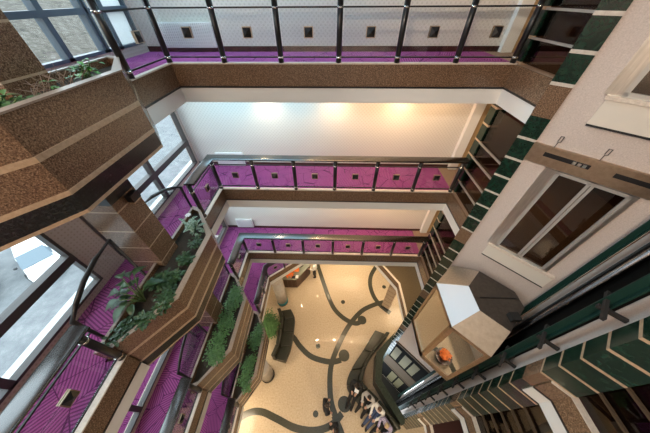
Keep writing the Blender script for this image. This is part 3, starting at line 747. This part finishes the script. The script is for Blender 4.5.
# ------------------------------------------------------------------ radiators
def radiator(label, x0, x1, zf):
    t = thing('radiator', label, 'radiator', (x0, 6.2, zf), 'white wall radiators')
    mb = MB().box(x0, x1, 6.17, 6.228, zf + .08, zf + .52); k = x0 + .04
    while k < x1 - .03: mb.box(k, k + .02, 6.15, 6.17, zf + .10, zf + .50); k += .045
    mb.build('panel', 'radiator', t)
    MB().tube([(x1 + .04, 6.2, zf + .02), (x1 + .04, 6.2, zf + .46), (x1 - .0, 6.2, zf + .46)], .012, 8).build('valve', 'chrome', t)
radiator('white ribbed radiator behind the glass railing of the top gallery', -3.78, -2.62, ztop)
radiator('white radiator low on the wall of the second gallery', -3.6, -2.75, zs - .07)
radiator('white radiator in the left corner of the third gallery', -3.8, -3.15, zt)

# wall lamp on the column
t = thing('wall_lamp', 'dark box lamp on the column head under the big planter', 'lamp', (-3.15, 2.7, zs + 1.45))
MB().box(-3.148, -3.05, 2.55, 2.72, zs + 1.60, zs + 1.72).build('housing', 'black_metal', t)
MB().box(-3.145, -3.055, 2.555, 2.715, zs + 1.575, zs + 1.598).build('diffuser', 'stone_strip', t)

# ------------------------------------------------------------------ sofas
def sofa(label, outer, inner, seats):
    t = thing('curved_sofa', label, 'sofa', (*outer[0], 0))
    o = catmull([(x, y) for x, y in outer], 6); i = catmull([(x, y) for x, y in inner], 6); n = len(o)
    bs = MB(); 
    lerp = lambda a, b, f: (a[0] + (b[0] - a[0]) * f, a[1] + (b[1] - a[1]) * f)
    ix = [round(k * (n - 1) / seats) for k in range(seats + 1)]
    def slab(k0, k1, f0, f1, z0, z1, shrink=0):
        mb = MB(); ks = list(range(k0, k1 + 1))
        A = [lerp(o[k], i[k], f0) for k in ks]; B = [lerp(o[k], i[k], f1) for k in ks]
        if shrink:
            A[0] = lerp(A[0], A[1], shrink); B[0] = lerp(B[0], B[1], shrink); A[-1] = lerp(A[-1], A[-2], shrink); B[-1] = lerp(B[-1], B[-2], shrink)
        return mb.prism(A + B[::-1], z0, z1)
    slab(0, n - 1, .06, .98, 0, .26).build('base', 'black_granite', t)
    for a, b in zip(ix, ix[1:]):
        slab(a, b, 0, .74, .265, .45, .06).build('seat_cushion', 'leather', t, bevel=.04)
        slab(a, b, .745, 1.0, .265, .82, .06).build('back_cushion', 'leather', t, bevel=.05)
    return t
sofa('long dark leather sofa wrapping the green parapet, with people on it', [(2.45, 4.32), (1.75, 3.38), (1.08, 2.5), (.86, 1.9), (1.15, 1.45), (1.68, 1.0), (2.05, .62), (2.4, .25)],
     [(3.12, 4.10), (2.24, 3.22), (1.78, 2.6), (1.56, 2.05), (1.78, 1.78), (2.2, 1.42), (2.62, .95), (2.95, .55)], 7)
sofa('curved dark leather sofa beside the potted tree at left', [(-2.15, 5.3), (-1.86, 4.8), (-1.82, 4.1), (-1.86, 3.4), (-2.05, 2.75)], [(-2.85, 5.15), (-2.62, 4.7), (-2.58, 4.1), (-2.60, 3.4), (-2.74, 2.9)], 4)

# ------------------------------------------------------------------ reception desk and what stands on it
dk = [(-2.78, 6.78), (-1.98, 6.78), (-1.22, 7.80), (-1.62, 8.12), (-2.22, 7.32), (-2.78, 7.32)]
t = thing('reception_desk', 'dark wood reception desk with a grey stone top', 'desk', (-2, 7.2, 0))
MB().prism(inset(dk, .03), .08, 1.0).build('body', 'wood', t); MB().prism(inset(dk, -.02), 1.0, 1.05).build('worktop', 'counter', t)
MB().prism(inset(dk, .08), 0, .08).build('plinth', 'black_metal', t)
mb = MB()
for a, b in ((0, 1), (1, 2)):
    A, B = Vector(inset(dk, .03)[a]), Vector(inset(dk, .03)[b]); d = (B - A); L = d.length; d.normalize()
    for k in range(3): mb.obox(A, d, (d.y, -d.x), (L * (k + .12) / 3, L * (k + .88) / 3), (0, .015), .2, .9)
mb.build('panel', 'wood', t)
t = thing('flower_bowl', 'orange flowers massed in a bowl on the reception desk', 'flowers', (-2.38, 7.05, 1.05))
MB().lathe([(.1, 0), (.17, .1), (.15, .1)], (-2.38, 7.05, 1.05), 16).build('bowl', 'pale_column', t)
f = MB()
for k in range(150):
    a = random.uniform(0, 6.28); r = random.uniform(0, .22); leaf(f, (-2.38 + cos(a) * r, 7.05 + sin(a) * r, 1.15 + random.uniform(0, .16)), (cos(a), sin(a), .6), .1, .07, .3)
f.build('flower_head', 'flower_orange', t)
t = thing('flower_bowl', 'second orange flower bunch further back on the desk', 'flowers', (-2.0, 7.35, 1.05))
MB().lathe([(.08, 0), (.12, .1), (.1, .1)], (-2.0, 7.35, 1.05), 16).build('bowl', 'pale_column', t)
f = MB()
for k in range(110):
    a = random.uniform(0, 6.28); r = random.uniform(0, .13); leaf(f, (-2.0 + cos(a) * r, 7.35 + sin(a) * r, 1.15 + random.uniform(0, .12)), (cos(a), sin(a), .6), .09, .07, .3)
f.build('flower_head', 'flower_orange', t)
t = thing('desk_phone', 'black desk phone at the front edge of the reception desk', 'phone', (-2.15, 6.9, 1.05))
MB().box(-2.25, -2.05, 6.82, 6.98, 1.05, 1.10).build('body', 'screen', t); MB().tube([(-2.22, 6.86, 1.12), (-2.22, 6.95, 1.12)], .022, 8).build('handset', 'black_metal', t)
tag(MB().box(-2.02, -1.86, 6.86, 7.06, 1.052, 1.075).build('paper_stack', 'paper'), 'white paper stack beside the desk phone', 'papers')
t = thing('monitor', 'dark computer screen on the rear arm of the reception desk', 'screen', (-1.75, 7.72, 1.05))
MB().obox((-1.75, 7.72), (.8, .6), (-.6, .8), (-.2, .2), (-.015, .015), 1.16, 1.42).build('screen', 'screen', t)
MB().obox((-1.75, 7.72), (.8, .6), (-.6, .8), (-.1, .1), (-.07, .07), 1.052, 1.07).obox((-1.75, 7.72), (.8, .6), (-.6, .8), (-.02, .02), (-.012, .012), 1.07, 1.16).build('stand', 'dark_iron', t)

# near ground floor, unseen; table and flowers added for the lift car to mirror
mb = MB(); mb.bar([(x, y, .002) for x, y in catmull([(.3, .9), (.7, .1), (.6, -.8), (1.2, -1.6), (2.2, -1.8)], 8)], .25, .004); mb.bar([(x, y, .003) for x, y in catmull([(-2.5, -2.2), (-1.2, -1.4), (.1, -1.3), (.8, -.9)], 8)], .25, .004)
struct('trim_8', mb, 'inlay')
t = thing('low_table', 'added low round table at the unseen near end of the ground floor, with orange flowers', 'table', (1.2, -1.3, 0))
MB().lathe([(.25, 0), (.25, .03), (.05, .05), (.05, .40)], (1.2, -1.3, 0), 20).build('base', 'dark_iron', t); MB().lathe([(.38, .40), (.38, .44)], (1.2, -1.3, 0), 28).build('tabletop', 'wood', t)
t = thing('flower_bowl', 'orange flowers on the added low round table', 'flowers', (1.2, -1.3, .44))
MB().lathe([(.1, 0), (.17, .1), (.15, .1)], (1.2, -1.3, .44), 16).build('bowl', 'pale_column', t)
f = MB()
for k in range(150):
    a = random.uniform(0, 6.28); r = random.uniform(0, .22); leaf(f, (1.2 + cos(a) * r, -1.3 + sin(a) * r, .54 + random.uniform(0, .16)), (cos(a), sin(a), .6), .1, .08, .3)
f.build('flower_head', 'flower_orange', t)
# ------------------------------------------------------------------ people
def skin_mesh(verts, edges, radii, root=0, sub=1):
    me = bpy.data.meshes.new('tmp'); me.from_pydata([tuple(v) for v in verts], edges, [])
    o = bpy.data.objects.new('tmp', me); C.objects.link(o)
    o.modifiers.new('s', 'SKIN')
    for i, r in enumerate(radii):
        d = me.skin_vertices[0].data[i]; d.radius = r if isinstance(r, tuple) else (r, r); d.use_root = (i == root)
    sb = o.modifiers.new('u', 'SUBSURF'); sb.levels = sub; sb.render_levels = sub
    dg = bpy.context.evaluated_depsgraph_get(); ev = o.evaluated_get(dg); m2 = bpy.data.meshes.new_from_object(ev)
    vs = [v.co.copy() for v in m2.vertices]; fs = [list(p.vertices) for p in m2.polygons]
    bpy.data.objects.remove(o); bpy.data.meshes.remove(me); bpy.data.meshes.remove(m2)
    return vs, fs
def person(label, loc, heading, J, top, legs, hair, head_tilt=0.0, long_hair=False, group=None, sleeves=True):
    """J: joint positions in local axes (x right, y forward, z up)"""
    R = Matrix.Rotation(heading, 3, 'Z'); O = Vector(loc)
    W = lambda p: O + R @ Vector(p)
    t = thing('person', label, 'person', loc, group)
    nm = ['pelvis', 'spine', 'chest', 'neck', 'head']; V = [J[k] for k in nm]; E = [(0, 1), (1, 2), (2, 3), (3, 4)]
    Rr = [(.19, .15), (.175, .135), (.20, .14), .065, .055]; cl = [legs, top, top, top, 'skin']
    for s in ('l', 'r'):
        b = len(V); V += [J['sh' + s], J['el' + s], J['wr' + s]]; E += [(2, b), (b, b + 1), (b + 1, b + 2)]; Rr += [.085, .066, .045]; cl += [top, top, top if sleeves else 'skin']
        b = len(V); V += [J['hp' + s], J['kn' + s], J['an' + s], J['to' + s]]; E += [(0, b), (b, b + 1), (b + 1, b + 2), (b + 2, b + 3)]; Rr += [.12, .092, .064, .05]; cl += [legs, legs, legs, 'shoe']
    vs, fs = skin_mesh(V, E, Rr)
    mats = list(dict.fromkeys([top, legs, 'skin', 'shoe', 'eye', 'lip', 'hair_dark'])); mi = {m: i for i, m in enumerate(mats)}
    mb = MB(); VV = [Vector(v) for v in V]
    for f in fs:
        c = sum((vs[i] for i in f), Vector()) / len(f); k = min(range(len(VV)), key=lambda q: (VV[q] - c).length)
        # choose along edges so that garments end at joints
        best = 1e9; kk = k
        for a, b in E:
            d = VV[b] - VV[a]; tt = max(0, min(1, (c - VV[a]).dot(d) / max(1e-9, d.length_squared))); dist = (VV[a] + d * tt - c).length
            if dist < best: best = dist; kk = (b if tt > .35 else a); kk = b if (cl[b] in ('shoe',) and tt > .2) else kk
        m = cl[kk]
        mb.f.append([len(mb.v) + q for q in range(len(f))]); mb.m.append(mi[m]); mb.s.append(True); mb.v += [W(vs[i]) for i in f]
    # head with face
    hd = Vector(J['head']); Rt = Matrix.Rotation(head_tilt, 3, 'X'); hc = hd + Rt @ Vector((0, .02, .10))
    H = lambda p: W(hc + Rt @ Vector(p))
    RR = R @ Rt
    mb.ball(H((0, 0, 0)), (.076, .094, .115), 16, 12, mi['skin'], RR)
    mb.ball(H((0, .094, -.012)), (.014, .02, .024), 8, 6, mi['skin'], RR)
    for s in (-1, 1):
        mb.ball(H((s * .03, .08, .012)), (.013, .01, .009), 8, 6, mi['eye'], RR); mb.ball(H((s * .03, .089, .012)), (.006, .004, .006), 6, 5, mi['hair_dark'], RR)
        mb.ball(H((s * .076, -.005, -.005)), (.012, .022, .03), 8, 6, mi['skin'], RR)
    mb.ball(H((0, .083, -.052)), (.024, .01, .008), 8, 6, mi['lip'], RR)
    # hands: palm and five bent fingers
    for s, sg in (('l', -1), ('r', 1)):
        wr = Vector(J['wr' + s]); d = (wr - Vector(J['el' + s])).normalized()
        side = d.cross(Vector((0, 0, 1))); side = side.normalized() if side.length > .1 else Vector((1, 0, 0)); dn = d.cross(side)
        if dn.z > 0: dn = -dn
        pv = [wr, wr + d * .04, wr + d * .085]; 
        v2, f2 = skin_mesh(pv, [(0, 1), (1, 2)], [(.022, .022), (.038, .016), (.038, .015)])
        mb.add([W(q) for q in v2], f2, mi['skin'], True)
        for k, (o_, L) in enumerate(((-.03, .06), (-.01, .075), (.01, .07), (.03, .055))):
            p0 = wr + d * .08 + side * o_; p1 = p0 + d * L * .5 + dn * .008; p2 = p1 + d * L * .32 + dn * .02; p3 = p2 + d * L * .2 + dn * .02
            mb.tube([W(q) for q in (p0, p1, p2, p3)], [.009, .0085, .008, .006], 6, mi['skin'])
        th = wr + d * .03 - side * sg * .03; mb.tube([W(q) for q in (th, th + d * .03 - side * sg * .025 + dn * .01, th + d * .06 - side * sg * .025 + dn * .02)], [.011, .01, .007], 6, mi['skin'])
    # hem and collar of the clothes
    mb.build('body', mats, t)
    hr = MB(); rot = RR
    hr.ball(H((0, -.018, .02)), (.084, .092, .112), 16, 12, 0, rot)
    if long_hair: hr.ball(H((0, -.06, -.07)), (.08, .05, .14), 12, 10, 0, rot)
    else: hr.ball(H((0, -.04, -.02)), (.078, .062, .09), 12, 10, 0, rot)
    hr.build('hair', hair, t)
    return t
def seated(lean=.0, reach=.25, spread=.12, legout=.5, hands_up=.1, footz=.06):
    J = dict(pelvis=(0, 0, .57), spine=(0, .02 + lean * .3, .78), chest=(0, .03 + lean * .7, .98), neck=(0, .04 + lean, 1.12), head=(0, .06 + lean * 1.15, 1.18))
    for s, g in (('l', -1), ('r', 1)):
        J['sh' + s] = (g * .18, .02 + lean * .8, 1.04); J['el' + s] = (g * .25, .10 + lean * .8, .80); J['wr' + s] = (g * .12, .12 + reach + lean * .6, .68 + hands_up)
        J['hp' + s] = (g * .10, .05, .56); J['kn' + s] = (g * spread, .46, .55); J['an' + s] = (g * spread, legout, .11); J['to' + s] = (g * spread * 1.1, legout + .15, footz)
    return J
def standing(stride=.0, arm=.1):
    J = dict(pelvis=(0, 0, .93), spine=(0, 0, 1.12), chest=(0, .0, 1.32), neck=(0, .0, 1.47), head=(0, .02, 1.53))
    for s, g in (('l', -1), ('r', 1)):
        J['sh' + s] = (g * .19, 0, 1.40); J['el' + s] = (g * .24, -.03, 1.13); J['wr' + s] = (g * .22, .06 + arm, .93 + arm * .8)
        J['hp' + s] = (g * .10, 0, .90); J['kn' + s] = (g * .10, .04 + g * stride * .5, .50); J['an' + s] = (g * .10, -.03 + g * stride, .10); J['to' + s] = (g * .12, .14 + g * stride, .05)
    return J
def head_to(dx, dy): return math.atan2(dy, dx) - pi / 2
person('seated person in black reading a white sheet, legs stretched out', (1.30, 1.96, 0), head_to(-.33, -.75), seated(.06, .2, .10, .80), 'cloth_black', 'cloth_black', 'hair_dark', -.5)
tag(MB().obox((1.22, 1.60), (.9, -.42), (-.42, -.9), (-.09, .09), (-.13, .0), .885, .89).build('paper_sheet', 'paper'), 'white sheet held by the seated person in black', 'paper')
person('seated person in a grey sweater and black trousers', (1.80, 1.52, 0), head_to(-.58, -.72), seated(.05, .22, .14, .62, -.02), 'cloth_grey', 'cloth_black', 'hair_dark', -.2)
person('seated person in a white sweater and blue jeans', (2.16, 1.13, 0), head_to(-.64, -.62), seated(.02, .28, .09, .75, -.02), 'cloth_white', 'denim', 'hair_brown', -.2)
person('seated person in lilac print at the bottom edge', (2.42, .68, 0), head_to(-.7, -.5), seated(.05, .25, .12, .55), 'cloth_lilac', 'cloth_black', 'hair_blond', -.3, True)
person('person in black standing alone on the curved floor inlay', (-.06, 1.08, 0), head_to(1, .2), standing(.06, .08), 'cloth_black', 'cloth_black', 'hair_dark', -.4)
person('person in dark clothes walking at the bottom edge', (.34, .36, 0), head_to(-1, .1), standing(.15), 'cloth_black', 'cloth_black', 'hair_dark')
person('person in a white top and black trousers standing by the reception desk', (-.93, 7.62, 0), head_to(-.8, .2), standing(.03, .2), 'cloth_white', 'cloth_black', 'hair_brown')

# ------------------------------------------------------------------ outside
GZ = .5
struct('ground', MB().box(-14.9, WX - 3, -60, 90, GZ, GZ + .12), 'pavement')
struct('ground', MB().box(-90, WX - 3, -60, 90, GZ - .2, GZ), 'asphalt')
mb = MB(); nx, ny = 14, 20
vs = []; fs = []
for i in range(nx + 1):
    for j in range(ny + 1):
        x = -30 - i * 4; y = -30 + j * 7
        vs.append((x, y, GZ - .15 + max(0, (i - .5)) * 1.35 + random.uniform(-.4, .4) * (i > 0)))
for i in range(nx):
    for j in range(ny): a = i * (ny + 1) + j; fs.append([a, a + 1, a + ny + 2, a + ny + 1])
mb.add(vs, fs, 0, True); o = mb.build('hillside', 'hill', kind='structure')
def parked_car(label, cx, cy, heading, paint):
    t = thing('car', label, 'car', (cx, cy, GZ)); d = (cos(heading), sin(heading)); n = (-d[1], d[0])
    def P(u, v, z): return (cx + d[0] * u + n[0] * v, cy + d[1] * u + n[1] * v, GZ + z)
    def loft(secs, name, mat):
        mb = MB(); vs = []; k = len(secs[0])
        for s in secs: vs += [P(*q) for q in s]
        fs = [[i * k + j, i * k + (j + 1) % k, (i + 1) * k + (j + 1) % k, (i + 1) * k + j] for i in range(len(secs) - 1) for j in range(k)]
        fs += [list(range(k))[::-1], [(len(secs) - 1) * k + j for j in range(k)]]
        mb.add(vs, fs, 0, True); return mb.build(name, mat, t)
    def sec(u, w, z0, z1, wt): return [(u, -w, z0), (u, -w, (z0 + z1) / 2), (u, -wt, z1), (u, 0, z1 + .03), (u, wt, z1), (u, w, (z0 + z1) / 2), (u, w, z0)]
    loft([sec(-2.0, .7, .35, .75, .6), sec(-1.9, .82, .25, .88, .72), sec(-1.0, .85, .2, .93, .76), (sec(.6, .85, .2, .93, .74)), sec(1.5, .83, .2, .80, .68), sec(1.9, .75, .25, .66, .56), sec(2.02, .6, .35, .55, .45)], 'body', paint)
    loft([sec(-1.6, .66, .9, 1.2, .52), sec(-1.2, .70, .9, 1.42, .56), sec(.1, .72, .9, 1.44, .56), sec(.3, .72, .9, 1.38, .56)], 'roof', paint)
    mb = MB(); mb.add([P(.32, -.62, 1.38), P(.32, .62, 1.38), P(1.12, .72, .93), P(1.12, -.72, .93), P(.32, -.6, 1.34), P(.32, .6, 1.34), P(1.1, .70, .9), P(1.1, -.70, .9)], [[0, 1, 2, 3], [7, 6, 5, 4], [0, 3, 7, 4], [1, 5, 6, 2], [3, 2, 6, 7], [0, 4, 5, 1]]); mb.build('windscreen', 'car_glass', t)
    for s in (-1, 1):
        mb = MB(); mb.add([P(-1.3, s * .72, .96), P(.9, s * .76, .95), P(.3, s * .61, 1.34), P(-1.1, s * .60, 1.36), P(-1.3, s * .66, .96), P(.9, s * .7, .95), P(.3, s * .55, 1.34), P(-1.1, s * .54, 1.36)], [[0, 1, 2, 3], [7, 6, 5, 4], [0, 4, 5, 1], [2, 6, 7, 3], [1, 5, 6, 2], [3, 7, 4, 0]]); mb.build('side_window', 'car_glass', t)
        MB().ball(P(.75, s * .93, .98), (.1, .1, .07), 8, 6).build('mirror', 'car_black' if paint == 'car_white' else paint, t)
        for u in (-1.25, 1.25):
            a = Vector(P(u, s * .70, .32)); b = Vector(P(u, s * .87, .32)); MB().tube([a, b], .32, 16).build('wheel', 'rubber', t)
    MB().hexa([P(1.93, -.62, .28), P(2.05, -.5, .28), P(2.05, .5, .28), P(1.93, .62, .28), P(1.93, -.62, .48), P(2.06, -.5, .48), P(2.06, .5, .48), P(1.93, .62, .48)]).build('bumper', 'rubber', t)
    MB().hexa([P(2.05, -.25, .34), P(2.075, -.25, .34), P(2.075, .25, .34), P(2.05, .25, .34), P(2.05, -.25, .45), P(2.075, -.25, .45), P(2.075, .25, .45), P(2.05, .25, .45)]).build('number_plate', 'paper', t)
parked_car('white car parked outside the left window', -18.75, 7.95, math.atan2(-.57, .82), 'car_white')
parked_car('black car at the left picture edge, mostly cut off', -21.0, 5.6, math.atan2(-.57, .82), 'car_black')

# ------------------------------------------------------------------ lamps
def area(name, x, y, z, sx, sy, e, col, rot=(0, 0, 0), spread=pi):
    L = bpy.data.lights.new(name, 'AREA'); L.shape = 'RECTANGLE'; L.size = sx; L.size_y = sy; L.energy = e; L.color = col; L.spread = spread
    o = bpy.data.objects.new(name, L); C.objects.link(o); o.location = (x, y, z); o.rotation_euler = rot; return o
proto = None
def downlight(label, x, y, zc, group, power, spot=radians(120), col=(1, .76, .48)):
    global proto
    if proto is None:
        t = thing('downlight', label, 'ceiling lamp', (x, y, zc), group)
        MB().lathe([(.07, -.012), (.085, -.012), (.085, 0), (.07, 0)], (x, y, zc), 20).build('ring', 'chrome', t)
        MB().lathe([(.066, -.008), (.066, -.002)], (x, y, zc), 20).build('lens', 'lamp_glow', t)
        proto = t
    else:
        t = copy_tree(proto); t.location = (x, y, zc); tag(t, label, 'ceiling lamp', group)
    if power:
        L = bpy.data.lights.new('downlight_beam', 'SPOT'); L.energy = power; L.color = col; L.spot_size = spot; L.spot_blend = .8; L.shadow_soft_size = .06
        o = bpy.data.objects.new('downlight_beam', L); C.objects.link(o); o.location = (x, y, zc - .02)
nth = ['leftmost', 'middle', 'rightmost']
for i, x in enumerate((-1.72, .06, 1.74)):
    downlight('%s round downlight washing the wall of the second gallery' % nth[i], x, 5.98, ztop - SLAB, 'downlights of the second gallery', 60)
    downlight('%s round downlight washing the wall of the third gallery' % nth[i], (-1.65, .3, 2.23)[i], 5.73, zs - SLAB, 'downlights of the third gallery', 45)
for i, x in enumerate((-.9, .4, 1.7, 3.0)):
    downlight('round downlight under the third gallery edge', x, 5.5, zt - SLAB, 'downlights under the third gallery', 130)
for x, y in ((-2.0, -2.9), (0.2, -2.9), (2.4, -2.9)):  # added spots without fixtures, brightening the near part of the ground floor
    L = bpy.data.lights.new('floor_fill', 'SPOT'); L.energy = 420; L.color = (1, .80, .55); L.spot_size = radians(115); L.spot_blend = .8; L.shadow_soft_size = .08
    o = bpy.data.objects.new('floor_fill', L); C.objects.link(o); o.location = (x, y, zt - SLAB - .05); o.rotation_euler = (radians(28), 0, 0)
area('gallery_fill', -2.3, -1.9, 15.28, 2, .6, 260, (1, .80, .60)); area('gallery_fill', 0, -2.75, ztop - SLAB - .02, 5, .3, 60, (1, .8, .58))  # added warm fills from the unseen south side, for far fascias and plaster
area('gallery_fill', -1.6, 5.65, 15.28, 5, .9, 165, (.42, .79, 1)); area('gallery_fill', -1.9, 5.5, ztop - SLAB - .02, 3.6, .8, 56, (.46, .81, 1)); area('gallery_fill', -1.9, 5.5, zs - SLAB - .02, 3.6, .8, 36, (.46, .81, 1))  # added bluish fills imitating window daylight on the left of the far wall
for i, (x, y) in enumerate(((-1.9, 6.75), (.49, 8.77), (1.33, 8.93), (1.98, 9.0), (1.27, 8.27), (2.01, 8.29), (0, 7.5), (2.3, 7.55), (4.53, 6.27), (-.85, 7.5))):
    downlight('round downlight in the ground floor ceiling', x, y, zl - SLAB, 'downlights of the ground floor', 45)
# added soft gallery fills without fixtures; ceiling lamps of the lobbies
for lv, z, e in (('low', zl, 45), ('third', zt, 55), ('second', zs, 52), ('top', ztop, 30)):
    zc = {'low': zt - SLAB, 'third': zs - SLAB, 'second': ztop - SLAB, 'top': 15.3}[lv]
    area('gallery_fill', 1.5, 5.6, zc - .02, 3.6, .5, e, (1, .66, .36))
    area('gallery_fill', -3.65, 2, zc - .02, .5, 7, e * .2, (1, .93, .85))
for y in (.5, 3.2):  # added warm fills under the low gallery, brightening the ground floor
    area('ground_fill', -4.2, y, zl - SLAB - .02, 1, 1, 80, (1, .8, .55)); 
area('ground_fill', .2, 8.4, zl - SLAB - .02, 4, 1, 45, (1, .8, .55)); area('ground_fill', 4.6, 6.2, zl - SLAB - .02, 1.2, 1.2, 50, (1, .8, .55))
L = bpy.data.lights.new('shaft_fill', 'SPOT'); L.energy = 900; L.color = (1, .80, .62); L.spot_size = radians(75); L.spot_blend = .7; L.shadow_soft_size = .15  # added spot out of view, brightening the shaft plaster
o = bpy.data.objects.new('shaft_fill', L); C.objects.link(o); o.location = (-1.2, -1.8, 15.2); o.rotation_euler = (Vector((4.3, 3.3, 12.6)) - o.location).to_track_quat('-Z', 'Y').to_euler()
for lv, z in LV.items():
    area('lobby_lamp', 5.2, 4.6, z + 2.2, .8, .8, 25, (1, .75, .48))
area('lobby_lamp', 5.4, 4.4, 2.3, .8, .8, 30, (1, .78, .5))
area('car_lamp', 3.3, 2.28, ze - .06, .5, .5, 25, (1, .8, .55))
# daylight portals
for z, h in ((ztop + .2, 2.3), (zs + .2, 1.9), (zt + .2, 1.9), (zl + .2, 1.9)):
    o = area('daylight_portal', WX - .2, 2.5, z + h / 2, 7.4, h, 1, (1, 1, 1), (0, radians(-90), 0)); o.data.cycles.is_portal = True
    o.rotation_euler = (radians(90), 0, radians(-90))
o = area('daylight_portal', .2, 1.9, 15.6, 4.8, 4.6, 1, (1, 1, 1)); o.data.cycles.is_portal = True

w = bpy.data.worlds.new('overcast_sky'); bpy.context.scene.world = w; w.use_nodes = True
bg = w.node_tree.nodes['Background']; bg.inputs['Color'].default_value = (.78, .91, 1, 1); bg.inputs['Strength'].default_value = 5.0

# ------------------------------------------------------------------ camera
cam = bpy.data.cameras.new('camera'); co = bpy.data.objects.new('camera', cam); C.objects.link(co)
cam.sensor_fit = 'HORIZONTAL'; cam.sensor_width = 36; cam.lens = 225.225 / 650 * 36; cam.clip_start = .05; cam.clip_end = 300
p, r, yw = .778458, -.00678, -.035984
fwd = Vector((sin(yw) * cos(p), cos(yw) * cos(p), -sin(p))); rt = Vector((cos(yw), -sin(yw), 0)); up = rt.cross(fwd)
r2 = rt * cos(r) + up * sin(r); u2 = -rt * sin(r) + up * cos(r)
mt = Matrix((r2, u2, -fwd)).transposed().to_4x4(); mt.translation = Vector((0, 0, 13.0)); co.matrix_world = mt
sc = bpy.context.scene; sc.camera = co
sc.view_settings.view_transform = 'Standard'; sc.view_settings.look = 'None'; sc.view_settings.exposure = 0.0; sc.view_settings.gamma = 1
sc.cycles.max_bounces = 10; sc.cycles.transparent_max_bounces = 24; sc.cycles.sample_clamp_indirect = 6
